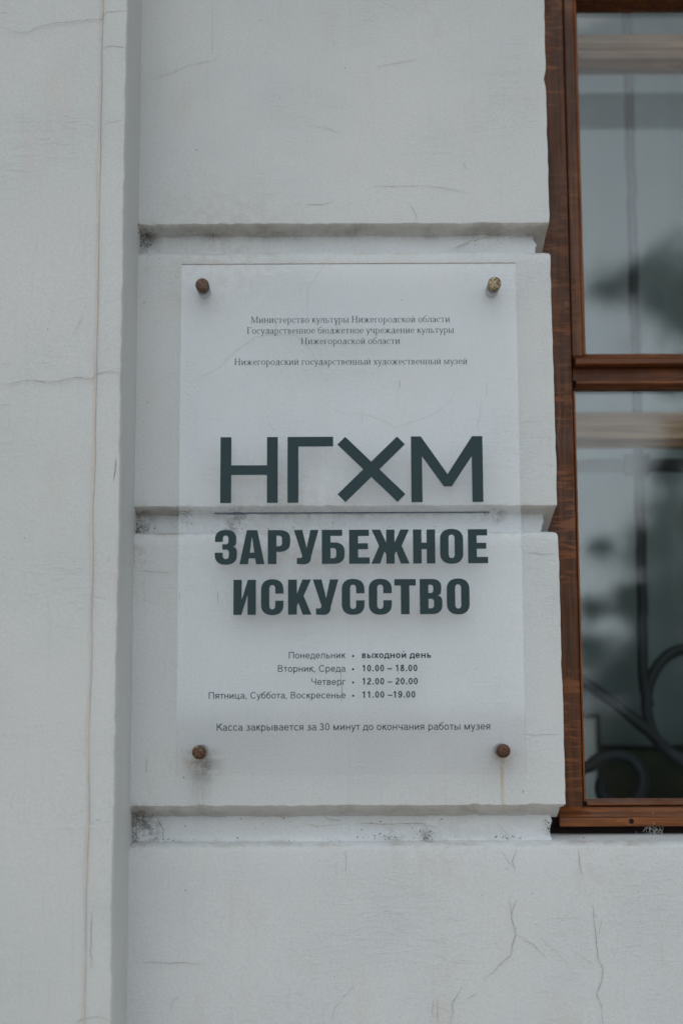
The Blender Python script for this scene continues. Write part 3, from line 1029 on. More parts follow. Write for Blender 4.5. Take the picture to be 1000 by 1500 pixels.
# ------------------------------------------------------------------ inside the room, and the tree the glass mirrors
CY = 0.78
cu_ = empty('curtain', (XR + 0.4, CY, 1.4), 'pale grey hanging curtain seen through the window glass', 'curtain')
bpy.context.view_layer.update()
M_CLOTH = plain('curtain_cloth', srgb(158, 170, 170), 0.9, 0.1, 0.06, 3)
b_ = bmesh.new()
zc0, zc1 = at(930, 1092, CY).z, 3.0
prev = None
for i in range(241):
    x = WX0 - 0.25 + 1.7 * i / 240
    y = CY + 0.012 * math.sin(x * 46 + 2 * noise.noise((x * 3, 0, 0))) + 0.01 * noise.noise((x * 9, 1, 0))
    a = [b_.verts.new((x, y * 1.0, zc1)), b_.verts.new((x + 0.004, CY + (y - CY) * 1.3, zc0))]
    if prev:
        b_.faces.new((prev[0], a[0], a[1], prev[1]))
    prev = a
co = obj('cloth', b_, M_CLOTH, cu_, True)
sm = co.modifiers.new('thickness', 'SOLIDIFY')
sm.thickness = 0.002
BY = 0.66
bo_ = empty('framed_board', (at(855, 1110, BY).x, BY, at(855, 1172, BY).z), 'white board in thin dark frame standing inside behind the lower window corner', 'board')
bpy.context.view_layer.update()
xa, xb = at(800, 1100, BY).x, at(873, 1100, BY).x
za, zb2 = at(850, 1230, BY).z, at(850, 1052, BY).z
b_ = bmesh.new()
box(b_, xa, xb, BY, BY + 0.008, za, zb2)
obj('sheet', b_, plain('white_board', srgb(206, 210, 206), 0.8, 0.2, 0.05, 5), bo_)
b_ = bmesh.new()
box(b_, xb + 0.0003, xb + 0.007, BY - 0.006, BY + 0.012, za, zb2 + 0.007)
box(b_, xa, xb, BY - 0.006, BY + 0.012, zb2 + 0.0003, zb2 + 0.007)
obj('frame', b_, M_IRON, bo_)
b_ = bmesh.new()                                            # low dark cupboard the board leans on
box(b_, WX0 - 0.2, WX1 + 0.2, CY - 0.06, CY + 0.30, 0.36, at(930, 1098, CY - 0.06).z)
cab = bevel(obj('low_cupboard', b_, plain('cupboard_cloth', srgb(56, 58, 48), 0.8, 0.2, 0.3, 14)), 0.012)
cab['label'] = 'low dark greenish cupboard in the room below the pale curtain'
cab['category'] = 'cupboard'

TR_Y = -14.0
VY = 2 * GLASS_Y - TR_Y                                     # its mirror depth behind the pane
t0_ = at(1090, 1000, VY)
tree = empty('street_tree', (t0_.x, TR_Y, 0), 'dark leafy street tree showing only as soft reflection in the window glass', 'tree')
bpy.context.view_layer.update()
M_BARK = plain('bark', srgb(70, 60, 50), 0.9, 0.1, 0.4, 20)
M_LEAF = plain('leaf', srgb(58, 76, 50), 0.6, 0.3, 0.4, 3)
b_ = bmesh.new()
tube(b_, [(t0_.x, TR_Y, 0), (t0_.x + 0.05, TR_Y, 2.0), (t0_.x + 0.15, TR_Y + 0.1, 4.2), (t0_.x + 0.1, TR_Y, 6.6), (t0_.x + 0.2, TR_Y, 8.2)], [0.2, 0.17, 0.13, 0.09, 0.03], 12)
CL = [(985, 392, 0.42), (1015, 440, 0.55), (890, 418, 0.20), (930, 400, 0.16), (960, 430, 0.25), (1060, 380, 0.6), (1080, 500, 0.5), (1040, 470, 0.4), (1110, 300, 0.5), (990, 560, 0.12),
      (985, 690, 0.22), (1020, 640, 0.35), (1000, 760, 0.40), (960, 800, 0.30), (1030, 860, 0.6), (985, 880, 0.45), (935, 880, 0.25), (960, 960, 0.45), (1000, 1000, 0.6), (1060, 980, 0.7), (920, 990, 0.3), (950, 1060, 0.5), (1010, 1090, 0.7), (900, 1080, 0.4), (870, 890, 0.16), (865, 950, 0.28), (880, 1005, 0.32), (885, 800, 0.14), (880, 1130, 0.5), (850, 1160, 0.4), (940, 1150, 0.6), (1000, 1180, 0.7)]
for px, py, r in CL:
    p = at(px, py, VY)
    zt2 = max(0.4, min(p.z - 0.3, 7.5))
    tube(b_, [(t0_.x + 0.05, TR_Y, max(0.2, zt2 - 0.5)), ((t0_.x + p.x) / 2, TR_Y, zt2), (p.x, TR_Y, p.z)], [0.05, 0.035, 0.012], 6)
obj('trunk', b_, M_BARK, tree, True)
b_ = bmesh.new()
rng = random.Random(3)
for px, py, r in CL:
    p = at(px, py, VY)
    for _ in range(int((700 * r + 60) * (0.42 if py < 600 or px < 915 else 1.0))):
        q = Vector((rng.gauss(0, r * 0.5), rng.gauss(0, r * 0.5), rng.gauss(0, r * 0.42)))
        c = Vector((p.x, TR_Y, p.z)) + q
        if c.z < 0.05:
            continue
        u = Vector((rng.gauss(0, 1), rng.gauss(0, 1), rng.gauss(0, 1))).normalized()
        w = u.orthogonal().normalized()
        L = rng.uniform(0.05, 0.11)
        b_.faces.new([b_.verts.new(c + d) for d in (u * L, w * L * 0.45, -u * L, -w * L * 0.45)])
obj('crown', b_, M_LEAF, tree)

# ------------------------------------------------------------------ the plaque
PF, PBK = -0.028, -0.024
plq = empty('museum_sign', (at(512, 760, PF).x, PF, at(512, 760, PF).z),
            'clear acrylic museum sign with dark teal Cyrillic lettering on four rusty bolts', 'sign')
bpy.context.view_layer.update()
PX0 = (at(264, 387, PF).x + at(259.5, 1136, PF).x) / 2
PX1 = (at(755.5, 385, PF).x + at(770, 1133, PF).x) / 2
PZ1 = (at(264, 387, PF).z + at(755, 385, PF).z) / 2
PZ0 = (at(260, 1136, PF).z + at(770, 1133, PF).z) / 2
b_ = bmesh.new()
box(b_, PX0, PX1, PF, PBK, PZ0, PZ1)
M_EDGE = plain('sawn_acrylic_edge', srgb(182, 176, 170), 0.8, 0.2, 0.3, 120)
pn = obj('acrylic_panel', b_, M_ACRYL, plq)
b_ = bmesh.new()                                            # dust settled along the sheet's top edge
box(b_, PX0 + 0.0003, PX1 - 0.0003, PF + 0.0004, PBK - 0.0004, PZ1 + 0.0002, PZ1 + 0.0008)
obj('dusty_edge', b_, M_EDGE, plq)

for px, py, thr, off in ((296, 416.5, 0.585, 0.0), (724, 414.5, 0.46, 0.3), (291.5, 1102, 0.57, 0.7), (737, 1100, 0.74, 0.5)):
    M_RUST = rusty('rusty_steel', thr, off)
    c = at(px, py, -0.037)
    bo = empty('standoff_bolt', (c.x, PF, c.z))
    bo.parent = plq
    bo.matrix_parent_inverse = Matrix.Translation(-plq.location)
    bpy.context.view_layer.update()
    b_ = bmesh.new()
    lathe_y(b_, [(0.0, -0.0373), (0.0045, -0.0374), (0.0066, -0.0371), (0.0078, -0.0366), (0.0083, -0.0355), (0.0083, PF - 0.0003), (0.0, PF - 0.0003)], c.x, c.z, 40)
    obj('cap', b_, M_RUST, bo, True)
    b_ = bmesh.new()
    lathe_y(b_, [(0.0, PBK + 0.0004), (0.0078, PBK + 0.0004), (0.0080, PBK + 0.001), (0.0080, 0.001)], c.x, c.z, 36)
    obj('barrel', b_, M_BARREL, bo, True)

# ---------------- lettering
TY = PF - 0.0004


def poly_mesh(name, polys, mat, extr=0.0002, step=0.0):
    """polys: list of groups; each group is a list of closed outlines in (x, z); holes by even-odd"""
    bmj = bmesh.new()
    for gi, grp in enumerate(polys):
        cu = bpy.data.curves.new('tmp', 'CURVE')
        cu.dimensions = '2D'
        cu.fill_mode = 'BOTH'
        cu.extrude = extr
        for ol in grp:
            sp = cu.splines.new('POLY')
            sp.points.add(len(ol) - 1)
            for p, (x, z) in zip(sp.points, ol):
                p.co = (x, z, 0, 1)
            sp.use_cyclic_u = True
        ob = bpy.data.objects.new('tmp', cu)
        COL.objects.link(ob)
        dg = bpy.context.evaluated_depsgraph_get()
        me = bpy.data.meshes.new_from_object(ob.evaluated_get(dg))
        COL.objects.unlink(ob)
        bpy.data.objects.remove(ob)
        bpy.data.curves.remove(cu)
        for v in me.vertices:
            x, z, d = v.co
            v.co = (x, TY - d - step * (gi % 9), z)
        bmj.from_mesh(me)
        bpy.data.meshes.remove(me)
    return obj(name, bmj, mat, plq)


def pz(px, py):
    p = at(px, py, TY)
    return (p.x, p.z)


# logo: four letters drawn as plain bars
Zb, Zt2 = pz(515, 736)[1], pz(515, 639.7)[1]
lx = lambda px: pz(px, 688)[0]
lz = lambda py: pz(515, py)[1]
H_ = [(lx(322.8), Zb), (lx(322.8), Zt2), (lx(338.8), Zt2), (lx(338.8), lz(681)), (lx(391), lz(681)), (lx(391), Zt2), (lx(406.8), Zt2), (lx(406.8), Zb), (lx(391), Zb), (lx(391), lz(695)), (lx(338.8), lz(695)), (lx(338.8), Zb)]
G_ = [(lx(421), Zb), (lx(421), Zt2), (lx(488), Zt2), (lx(488), lz(653.8)), (lx(437), lz(653.8)), (lx(437), Zb)]
cx_, cz_ = lx(543.6), lz(687.5)
hw, hh = lx(593.2) - cx_, Zt2 - cz_
k_ = 0.0105
tw = lx(505.8) - lx(494.2)


def xbar(sx):
    a = (cx_ - sx * hw, cz_ + hh - tw)
    b = (cx_ - sx * (hw - tw), cz_ + hh)
    c = (cx_ + sx * hw, cz_ - hh + tw)
    d = (cx_ + sx * (hw - tw), cz_ - hh)
    return [a, b, c, d]


u = tw * 0.99
kx = (hw * 2 - tw) / (hh * 2 - tw)
X_ = [(cx_ - hw, cz_ + hh - tw), (cx_ - hw + tw, cz_ + hh), (cx_, cz_ + tw * 0.98), (cx_ + hw - tw, cz_ + hh), (cx_ + hw, cz_ + hh - tw), (cx_ + tw * 1.02, cz_), (cx_ + hw, cz_ - hh + tw), (cx_ + hw - tw, cz_ - hh), (cx_, cz_ - tw * 0.98), (cx_ - hw + tw, cz_ - hh), (cx_ - hw, cz_ - hh + tw), (cx_ - tw * 1.02, cz_)]
M_ = [(lx(601.9), Zb), (lx(601.9), Zt2), (lx(616.5), Zt2), (lx(655), lz(695)), (lx(691.5), Zt2), (lx(706.8), Zt2), (lx(706.8), Zb), (lx(690.8), Zb), (lx(690.8), lz(669)), (lx(661), lz(713)), (lx(649.4), lz(713)), (lx(618), lz(669)), (lx(618), Zb)]
poly_mesh('logo_lettering', [[H_], [G_], [X_], [M_]], M_INK)
l0, l1 = pz(314, 752), pz(717, 750)
zz = (l0[1] + l1[1]) / 2
poly_mesh('divider_line', [[[(l0[0], zz - 0.0007), (l1[0], zz - 0.0007), (l1[0], zz + 0.0007), (l0[0], zz + 0.0007)]]], M_INKBLUE)


# heavy condensed capitals, outlines on a 1 x 1 box (height 1, width 1), stem given relative to the width
def qarc(x0, y0, x1, y1, first, n=9, p=2.35):
    """quarter of a superellipse from (x0,y0) to (x1,y1); first = axis left first ('v' starts vertical)"""
    out = []
    for i in range(1, n + 1):
        a = (math.pi / 2) * i / n
        s, c = math.sin(a) ** (2 / p), (math.cos(a) ** (2 / p) if i < n else 0.0)
        if first == 'v':
            out.append((x1 + (x0 - x1) * c, y0 + (y1 - y0) * s))
        else:
            out.append((x0 + (x1 - x0) * s, y1 + (y0 - y1) * c))
    return out


def Q_(*steps):
    out = []
    for st in steps:
        if len(st) == 2:
            out.append(st)
        else:
            x, y, f = st
            x0, y0 = out[-1]
            out += qarc(x0, y0, x, y, f)
    return out


SW = 0.37
I1, I2 = SW, 1 - SW


def glyph(ch):
    if ch == 'О':
        return [Q_((0, .3), (0, .7), (.5, 1.012, 'v'), (1, .7, 'h'), (1, .3), (.5, -.012, 'v'), (0, .3, 'h')),
                Q_((I1, .27), (I1, .73), (.5, .845, 'v'), (I2, .73, 'h'), (I2, .27), (.5, .155, 'v'), (I1, .27, 'h'))]
    if ch == 'С':
        return [Q_((1, .60), (1, .71), (.5, 1.012, 'v'), (0, .7, 'h'), (0, .3), (.5, -.012, 'v'), (1, .29, 'h'), (1, .40), (I2, .40), (I2, .27), (.5, .155, 'v'), (I1, .27, 'h'), (I1, .73), (.5, .845, 'v'), (I2, .73, 'h'), (I2, .60))]
    if ch == 'Н':
        return [[(0, 0), (0, 1), (.385, 1), (.385, .61), (.615, .61), (.615, 1), (1, 1), (1, 0), (.615, 0), (.615, .42), (.385, .42), (.385, 0)]]
    if ch == 'Е':
        return [[(0, 0), (0, 1), (.97, 1), (.97, .815), (.44, .815), (.44, .60), (.92, .60), (.92, .425), (.44, .425), (.44, .185), (1, .185), (1, 0)]]
    if ch == 'Т':
        return [[(.30, 0), (.30, .815), (0, .815), (0, 1), (1, 1), (1, .815), (.70, .815), (.70, 0)]]
    if ch == 'И':
        return [[(0, 0), (0, 1), (.37, 1), (.37, .43), (.64, 1), (1, 1), (1, 0), (.63, 0), (.63, .57), (.36, 0)]]
    if ch == 'К':
        return [[(0, 0), (0, 1), (.38, 1), (.38, .60), (.61, 1), (.98, 1), (.665, .53), (1, 0), (.62, 0), (.44, .34), (.38, .24), (.38, 0)]]
    if ch == 'А':
        return [[(0, 0), (.29, 1), (.71, 1), (1, 0), (.66, 0), (.625, .17), (.375, .17), (.34, 0)], [(.41, .34), (.59, .34), (.5, .80)]]
    if ch == 'Р':
        return [Q_((0, 0), (0, 1), (.52, 1), (1, .74, 'h'), (1, .64), (.52, .36, 'v'), (.385, .36), (.385, 0)),
                Q_((.385, .525), (.385, .835), (.47, .835), (.63, .74, 'h'), (.63, .62), (.47, .525, 'v'))]
    if ch == 'В':
        return [Q_((0, 0), (0, 1), (.52, 1), (.96, .78, 'h'), (.96, .70), (.76, .525, 'v'), (1, .36, 'h'), (1, .26), (.54, 0, 'v')),
                Q_((.385, .60), (.385, .835), (.47, .835), (.60, .76, 'h'), (.60, .68), (.47, .60, 'v')),
                Q_((.385, .165), (.385, .435), (.48, .435), (.63, .35, 'h'), (.63, .25), (.48, .165, 'v'))]
    if ch == 'Б':
        return [Q_((0, 0), (0, 1), (.90, 1), (.90, .82), (.385, .82), (.385, .63), (.52, .63), (1, .37, 'h'), (1, .27), (.52, 0, 'v')),
                Q_((.385, .165), (.385, .465), (.48, .465), (.63, .37, 'h'), (.63, .26), (.48, .165, 'v'))]
    if ch == 'У':
        return [Q_((0, 1), (.345, 1), (.52, .47), (.67, 1), (1, 1), (.70, .22), (.42, -.01, 'v'), (.12, 0), (.12, .175), (.24, .175), (.335, .245, 'h'))]
    if ch == 'Ж':
        return [[(.01, 1), (.235, 1), (.39, .62), (.39, 1), (.61, 1), (.61, .62), (.765, 1), (.99, 1), (.795, .52), (1, 0), (.77, 0), (.655, .36), (.61, .27), (.61, 0), (.39, 0), (.39, .27), (.345, .36), (.23, 0), (0, 0), (.205, .52)]]
    if ch == 'З':
        return [Q_((.01, .66), (.01, .73), (.49, 1.012, 'v'), (.97, .76, 'h'), (.97, .68), (.79, .515, 'v'), (1, .36, 'h'), (1, .27), (.5, -.012, 'v'), (0, .28, 'h'), (0, .34), (.36, .34), (.36, .27), (.5, .155, 'v'), (.635, .26, 'h'), (.635, .34), (.49, .43, 'v'), (.34, .43), (.34, .59), (.49, .59), (.615, .67, 'h'), (.615, .75), (.49, .845, 'v'), (.365, .75, 'h'), (.365, .66))]


def title(name, word, boxes, ytop, ybot):
    polys = []
    z0, z1 = lz(ybot), lz(ytop)
    mid = (ytop + ybot) / 2
    for ch, (a, b) in zip(word, boxes):
        x0, x1 = pz(a, mid)[0], pz(b, mid)[0]
        polys.append([[(x0 + (x1 - x0) * u_, z0 + (z1 - z0) * v_) for u_, v_ in ol] for ol in glyph(ch)])
    return poly_mesh(name, polys, M_INK)


zx = lambda a: 270 + a / 2.1277
title('title_lettering', 'ЗАРУБЕЖНОЕ', [(zx(a), zx(b)) for a, b in ((95, 164), (172, 250), (260, 330), (341, 418), (428, 499), (513, 577), (582, 701), (712, 781), (796, 868), (883, 945))], 776, 825.8)
title('title_lettering', 'ИСКУССТВО', [(zx(a), zx(b)) for a, b in ((153, 223), (239, 309), (323, 396), (400, 480), (490, 561), (574, 646), (654, 721), (733, 803), (817, 888))], 848.6, 900)


# small grotesque lettering, drawn stroke by stroke (x-height 1), fitted to its place
class SG:
    def __init__(s):
        s.p = []
        s.adv = 1.0

    def line(s, x0, y0, x1, y1, w):
        dx, dy = x1 - x0, y1 - y0
        L = math.hypot(dx, dy)
        nx, ny = -dy / L * w / 2, dx / L * w / 2
        s.p.append([(x0 + nx, y0 + ny), (x1 + nx, y1 + ny), (x1 - nx, y1 - ny), (x0 - nx, y0 - ny)])
        return s

    def v(s, x, y0=0.0, y1=1.0, w=0.17, bot=True, top=True, o=0.13):
        s.line(x, y0, x, y1, w)
        if bot:
            s.serif(x, y0, w, o)
        if top:
            s.serif(x, y1, w, o, -1)
        return s

    def serif(s, x, y, w=0.17, o=0.13, d=1):
        t = 0.06 * d
        s.p.append([(x - w / 2 - o, y), (x - w / 2 - o, y + t * 0.7), (x - w / 2, y + t * 1.8), (x + w / 2, y + t * 1.8), (x + w / 2 + o, y + t * 0.7), (x + w / 2 + o, y)])
        return s

    def h(s, x0, x1, y, w=0.075):
        return s.line(x0, y, x1, y, w)

    def arc(s, cx, cy, rx, ry, a0, a1, tk=0.17, tn=0.075):
        n = max(6, int(abs(a1 - a0) / 15))
        o, i = [], []
        for k in range(n + 1):
            a = R(a0 + (a1 - a0) * k / n)
            c_, s_ = math.cos(a), math.sin(a)
            o.append((cx + rx * c_, cy + ry * s_))
            i.append((cx + (rx - tk) * c_, cy + (ry - tn) * s_))
        s.p.append(o + i[::-1])
        return s

    def ring(s, cx, cy, rx, ry):
        return s.arc(cx, cy, rx, ry, 90, 270).arc(cx, cy, rx, ry, -90, 90)

    def dot(s, x, y, r):
        s.p.append([(x + r * math.cos(k * 0.785), y + r * math.sin(k * 0.785)) for k in range(8)])
        return s


def sn(ch, w):
    """one grotesque letter; w is the stem"""
    g = SG()
    t = w * 0.88
    C = 1.376
    hw = w / 2

    def V(x, y0=0.0, y1=1.0):
        g.p.append([(x - hw, y0), (x - hw, y1), (x + hw, y1), (x + hw, y0)])

    def Hb(x0, x1, y):
        g.p.append([(x0, y - t / 2), (x0, y + t / 2), (x1, y + t / 2), (x1, y - t / 2)])

    def O(cx, cy, rx, ry, a0=0, a1=360):
        if a1 - a0 > 300:
            m_ = (a0 + a1) / 2
            g.arc(cx, cy, rx, ry, a0, m_, w, t)
            g.arc(cx, cy, rx, ry, m_, a1, w, t)
        else:
            g.arc(cx, cy, rx, ry, a0, a1, w, t)

    def D(x0, y0, x1, y1, k=1.0):
        dx, dy = x1 - x0, y1 - y0
        q = hw * k * math.hypot(dx, dy) / abs(dy)
        g.p.append([(x0 - q, y0), (x1 - q, y1), (x1 + q, y1), (x0 + q, y0)])
    L = 0.14 + hw
    top = 1 - t / 2
    g.adv = 1.1
    if ch in 'ий':
        V(L); V(L + .66); D(L + .02, .12, L + .64, .88, 1.1); g.adv = 2 * L + .66
        if ch == 'й':
            g.arc(L + .33, 1.44, .23, .22, 185, 355, .11, .12)
    elif ch == 'н':
        V(L); V(L + .66); Hb(L, L + .66, .53); g.adv = 2 * L + .66
    elif ch == 'п':
        V(L); V(L + .66); Hb(L, L + .66, top); g.adv = 2 * L + .66
    elif ch == 'о':
        O(.54, .5, .46, .52); g.adv = 1.08
    elif ch == 'с':
        O(.54, .5, .46, .52, 38, 322); g.adv = 1.0
    elif ch == 'е':
        O(.54, .5, .46, .52, 0, 180); O(.54, .5, .46, .52, 180, 328); Hb(.12, .97, .51); g.adv = 1.08
    elif ch == 'а':
        V(.82, 0, .72); O(.50, .66, .40, .36, 0, 160); O(.44, .29, .36, .31, 80, 280); Hb(.44, .82, .54); D(.47, .02, .72, .20, .9); Hb(.84, 1.0, t / 2); g.adv = 1.04
    elif ch == 'б':
        O(.54, .47, .46, .49); g.arc(.74, .66, .66, .70, 92, 180, w, t); g.line(.70, 1.33, .98, 1.40, t); g.adv = 1.08
    elif ch == 'в':
        V(L); O(.54, .75, .34, .25 + t * .25, -90, 90); O(.54, .27, .40, .27 + t * .2, -90, 90); Hb(L, .56, top); Hb(L, .56, t / 2); Hb(L, .56, .52); g.adv = 1.03
    elif ch == 'г':
        V(L); Hb(L, .78, top); g.adv = .82
    elif ch == 'д':
        V(.86, t, 1); D(.22, t, .36, 1, .9); Hb(.32, .9, top); Hb(.02, 1.06, t / 2); V(.02 + hw, -.24, t); V(1.06 - hw, -.24, t); g.adv = 1.08
    elif ch == 'з':
        O(.46, .74, .36, .28, -90, 155); O(.46, .28, .42, .30, -155, 90); Hb(.32, .48, .52); g.adv = .95
    elif ch == 'к':
        V(L); D(L + .06, .45, .80, 1, 1.2); D(.86, 0, .46, .62, 1.1); g.adv = .96
    elif ch == 'л':
        V(.86); D(.22, .1, .30, 1, .9); Hb(.26, .9, top); Hb(.04, .22, t / 2); g.adv = .86 + L
    elif ch == 'м':
        V(L); V(L + .92); D(L, 1, L + .46, .0, 1.0); D(L + .92, 1, L + .46, .0, 1.0); g.adv = 2 * L + .92
    elif ch == 'р':
        V(L, -.4, 1); O(.58, .5, .46, .52, -150, 150); g.adv = 1.12
    elif ch == 'т':
        V(.44); Hb(.04, .84, top); g.adv = .88
    elif ch == 'у':
        D(.50, .02, .12, 1, 1.0); D(.36, -.32, .86, 1, 1.0); Hb(.14, .36, -.40 + t / 2); g.adv = .95
    elif ch == 'х':
        D(.10, 0, .82, 1, 1.0); D(.82, 0, .10, 1, 1.0); g.adv = .93
    elif ch == 'ц':
        V(L); V(L + .62); Hb(L, L + .82, t / 2); V(L + .82, -.24, t); g.adv = 2 * L + .76
    elif ch == 'ч':
        V(.84); V(.12 + hw, .62, 1); g.arc(.12 + .46, .68, .46, .34, 180, 270, w, t); Hb(.54, .84, .34 + t / 2); g.adv = .84 + L
    elif ch == 'ь':
        V(L); O(.56, .31, .38, .31, -90, 90); Hb(L, .58, t / 2); Hb(L, .58, .62 - t / 2); g.adv = 1.02
    elif ch == 'ы':
        V(L); O(.54, .31, .36, .31, -90, 90); Hb(L, .56, t / 2); Hb(L, .56, .62 - t / 2); V(1.10 + hw); g.adv = 1.24 + w
    elif ch == 'я':
        V(.82); O(.42, .70, .36, .30, 90, 270); Hb(.42, .82, top); Hb(.42, .82, .40 + t / 2); D(.14, 0, .46, .44, 1.05); g.adv = .82 + L
    elif ch == 'П':
        V(L, 0, C); V(L + .92, 0, C); Hb(L, L + .92, C - t / 2); g.adv = 2 * L + .92
    elif ch == 'В':
        V(L, 0, C); O(.70, 1.04, .38, .336, -90, 90); O(.72, .38, .44, .38, -90, 90); Hb(L, .72, C - t / 2); Hb(L, .74, .735); Hb(L, .74, t / 2); g.adv = 1.28
    elif ch == 'С':
        O(.72, .69, .62, .72, 35, 325); g.adv = 1.38
    elif ch == 'Ч':
        V(1.06, 0, C); V(.14 + hw, .9, C); g.arc(.14 + .5, .96, .5, .42, 180, 270, w, t); Hb(.62, 1.06, .54 + t / 2); g.adv = 1.06 + L
    elif ch == 'К':
        V(L, 0, C); D(L + .10, .58, 1.10, C, 1.2); D(1.20, 0, .56, .86, 1.1); g.adv = 1.28
    elif ch == '0':
        O(.52, .68, .42, .70); g.adv = 1.06
    elif ch == '1':
        V(.58, 0, 1.36); g.line(.60, 1.30, .24, 1.02, t); g.adv = 1.06
    elif ch == '2':
        O(.52, .96, .40, .42, -8, 172); D(.22, t * .9, .84, .92, 1.0); Hb(.10, .94, t / 2); g.adv = 1.06
    elif ch == '3':
        O(.50, 1.02, .36, .36, -90, 165); O(.50, .36, .42, .38, -165, 90); Hb(.40, .52, .70); g.adv = 1.06
    elif ch == '8':
        O(.52, 1.03, .36, .35); O(.52, .37, .42, .39); g.adv = 1.06
    elif ch == '9':
        O(.52, .92, .42, .46); g.arc(.48, .66, .46, .68, -150, 20, w, t); g.adv = 1.06
    elif ch == '.':
        g.p.append([(.16, 0), (.16, w * 1.05), (.16 + w * 1.05, w * 1.05), (.16 + w * 1.05, 0)]); g.adv = .32 + w * 1.05
    elif ch == ',':
        g.p.append([(.16, 0), (.16, w), (.16 + w, w), (.16 + w, -.02), (.19, -.24), (.13, -.20)]); g.adv = .32 + w
    elif ch == '–':
        Hb(.04, 1.02, .52); g.adv = 1.06
    else:
        g.adv = .53
    return g


def set_line(name, text, maker, x0, x1, base, xh, track=0.0):
    cur = 0.0
    items = []
    for ch in text:
        g = maker(ch)
        items.append((cur, g))
        cur += g.adv + track
    lo = min(p[0] for o_, g in items[:1] for ol in g.p for p in ol)
    hi = max(o_ + p[0] for o_, g in items[-1:] for ol in g.p for p in ol)
    wx0, wx1 = pz(x0, base)[0], pz(x1, base)[0]
    zb = lz(base)
    zs = lz(base - xh) - zb
    xs = (wx1 - wx0) / (hi - lo)
    bmj = bmesh.new()
    k = 0
    for off, g in items:
        for ol in g.p:
            k += 1
            y = TY - 0.0001 - 0.00002 * (k % 11)
            bmj.faces.new([bmj.verts.new((wx0 + (off + px - lo) * xs, y, zb + pz_ * zs)) for px, pz_ in ol])
    return obj(name, bmj, M_INK, plq)


def sans(name, rows, bold):
    for (text, x0, x1, base, cap) in rows:
        set_line(name, text, lambda c: sn(c, 0.265 if bold else 0.178), x0, x1, base, cap / 1.376)


sans('weekday_lettering', [('Понедельник', 423, 506, 964.3, 9.7)], False)
sans('weekday_lettering', [('Вторник, Среда', 407, 506, 983.8, 9.7)], False)
sans('weekday_lettering', [('Четверг', 456, 506, 1003.2, 9.7)], False)
sans('weekday_lettering', [('Пятница, Суббота, Воскресенье', 306, 506, 1022.8, 9.7)], False)
sans('hours_lettering', [('выходной день', 530, 631, 964.2, 9.7)], True)
sans('hours_lettering', [('10.00 – 18.00', 530.5, 611, 983.6, 9.7)], True)
sans('hours_lettering', [('12.00 – 20.00', 530.5, 611.5, 1002.9, 9.7)], True)
sans('hours_lettering', [('11.00 –19.00', 530.5, 608, 1022.3, 9.7)], True)
sans('closing_note_lettering', [('Касса закрывается за 30 минут до окончания работы музея', 317.5, 717.5, 1069.6, 10.5)], False)
for py in (961, 980.4, 999.8, 1019.2):
    c = pz(517, py)
    r = 0.0013
    poly_mesh('bullet', [[[(c[0] + r * math.cos(k * math.pi / 8), c[1] + r * math.sin(k * math.pi / 8)) for k in range(16)]]], M_INK)


# old-style serif, drawn stroke by stroke (x-height 1)
TK, TN = 0.24, 0.12


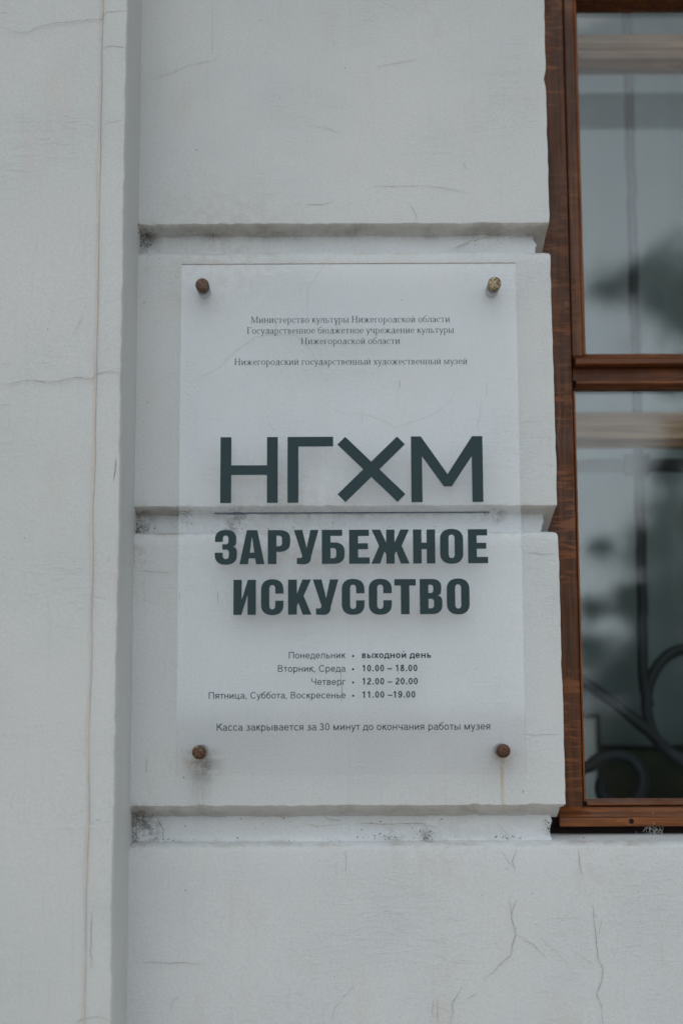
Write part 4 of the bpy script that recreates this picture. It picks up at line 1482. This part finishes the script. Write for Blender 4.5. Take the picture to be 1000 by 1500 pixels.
def sg(ch):
    g = SG()
    A = lambda a: (setattr(g, 'adv', a), g)[1]
    if ch == 'и' or ch == 'й':
        g.v(.27).v(.93).line(.30, .10, .90, .90, TN)
        if ch == 'й':
            g.arc(.6, 1.42, .24, .22, 200, 340, .09, .10)
        return A(1.2)
    if ch == 'н':
        return (g.v(.27).v(.93).h(.3, .9, .52), A(1.2))[1]
    if ch == 'с':
        return (g.arc(.55, .5, .45, .52, 48, 312).dot(.85, .80, .10), A(.98))[1]
    if ch == 'т':
        return (g.v(.52, top=False).h(.08, .96, .965, .07).line(.10, .98, .08, .70, .07).line(.94, .98, .96, .70, .07), A(1.04))[1]
    if ch == 'е':
        return (g.arc(.54, .5, .44, .52, 0, 180).arc(.54, .5, .44, .52, 180, 318).h(.15, .93, .53, .07), A(1.02))[1]
    if ch == 'р':
        return (g.v(.27, -.52, 1.0, top=False).line(.10, .92, .27, 1.0, .07).arc(.56, .5, .46, .52, -120, 120), A(1.12))[1]
    if ch == 'в':
        return (g.v(.25).arc(.45, .75, .36, .26, -90, 90).arc(.45, .27, .45, .28, -90, 90).h(.25, .5, .965, .06).h(.25, .5, .03, .06), A(1.0))[1]
    if ch == 'о':
        return (g.ring(.55, .5, .48, .52), A(1.1))[1]
    if ch == 'к':
        return (g.v(.25).line(.32, .50, .76, .92, TN).dot(.80, .90, .09).line(.44, .58, .92, .02, .16).serif(.93, 0, .14, .09), A(1.03))[1]
    if ch == 'у':
        return (g.line(.16, 1, .56, .02, .16).line(.90, 1, .42, -.38, TN).dot(.28, -.42, .11).h(.26, .42, -.44, .08).serif(.16, 1, .14, .10, -1).serif(.90, 1, .06, .12, -1), A(1.0))[1]
    if ch == 'л':
        return (g.v(.85, top=False).line(.14, .05, .42, .97, TN).h(.30, 1.02, .965, .07).dot(.13, .08, .09), A(1.12))[1]
    if ch == 'ь':
        return (g.v(.27).arc(.48, .28, .46, .30, -90, 90).h(.27, .5, .03, .06), A(1.0))[1]
    if ch == 'ы':
        return (g.v(.27).arc(.48, .28, .40, .30, -90, 90).h(.27, .5, .03, .06).v(1.18), A(1.42))[1]
    if ch == 'ж':
        return (g.v(.78).line(.20, .92, .70, .52, TN).line(1.36, .92, .86, .52, TN).dot(.18, .90, .09).dot(1.38, .90, .09).line(.70, .52, .16, .02, .14).line(.86, .52, 1.40, .02, .14).serif(.16, 0, .12, .08).serif(1.40, 0, .12, .08), A(1.56))[1]
    if ch == 'г':
        return (g.v(.27).h(.25, .84, .965, .07).line(.82, .98, .84, .68, .07), A(.90))[1]
    if ch == 'д':
        return (g.line(.84, .03, .84, 1, TK).line(.24, .05, .46, .97, TN).h(.32, .98, .965, .07).h(.06, 1.06, .035, .075).line(.08, .04, .06, -.26, .07).line(1.04, .04, 1.06, -.26, .07), A(1.14))[1]
    if ch == 'б':
        return (g.ring(.55, .46, .47, .48).arc(.72, .72, .66, .72, 95, 178, .13, .10).line(.66, 1.42, 1.0, 1.50, .10), A(1.1))[1]
    if ch == 'а':
        return (g.line(.74, .04, .74, .72, TK).arc(.48, .70, .345, .32, 0, 150).dot(.22, .80, .10).arc(.46, .27, .38, .29, 90, 270).h(.44, .72, .54, .06).line(.44, .02, .72, .16, .07).line(.74, .06, .96, .05, .08), A(1.0))[1]
    if ch == 'ю':
        return (g.v(.25).h(.3, .72, .52).ring(1.12, .5, .46, .52), A(1.66))[1]
    if ch == 'ч':
        return (g.v(.90).arc(.62, .74, .46, .34, 180, 270).line(.23, .72, .23, 1, TK).serif(.23, 1, TK, .12, -1).h(.6, .9, .43, .075), A(1.14))[1]
    if ch == 'х':
        return (g.line(.18, .98, .82, .02, .16).line(.80, .98, .20, .02, TN).serif(.18, 1, .14, .09, -1).serif(.84, 0, .14, .09).serif(.80, 1, .05, .10, -1).serif(.20, 0, .05, .10), A(1.0))[1]
    if ch == 'з':
        return (g.arc(.42, .75, .36, .27, -90, 150).arc(.42, .26, .42, .28, -150, 90).h(.30, .44, .51, .06).dot(.14, .82, .08).dot(.10, .18, .09), A(.92))[1]
    if ch == 'м':
        return (g.v(.20, w=.08).line(.22, .98, .72, .04, .16).line(.72, .04, 1.18, .98, TN).v(1.22), A(1.48))[1]
    if ch == 'М':
        return (g.v(.28, 0, 1.48, .09).line(.28, 1.46, .92, .04, .19).line(.92, .04, 1.50, 1.46, .08).v(1.54, 0, 1.48, .19), A(1.86))[1]
    if ch == 'Г':
        return (g.v(.32, 0, 1.48, .20).h(.3, 1.08, 1.44, .07).line(1.06, 1.46, 1.10, 1.08, .07), A(1.18))[1]
    if ch == 'Н':
        return (g.v(.34, 0, 1.48, .20).v(1.28, 0, 1.48, .20).h(.36, 1.26, .76, .08), A(1.64))[1]
    g.adv = 0.52
    return g


def serif_line(text, x0, x1, base, xh):
    return set_line('ministry_lettering', text, sg, x0, x1, base, xh, 0.02)


serif_line('Министерство культуры Нижегородской области', 368, 658.5, 472.4, 6.35)
serif_line('Государственное бюджетное учреждение культуры', 362, 664.5, 488.2, 6.35)
serif_line('Нижегородской области', 441, 585.5, 503.9, 6.35)
serif_line('Нижегородский государственный художественный музей', 343.5, 684, 534.0, 6.35)
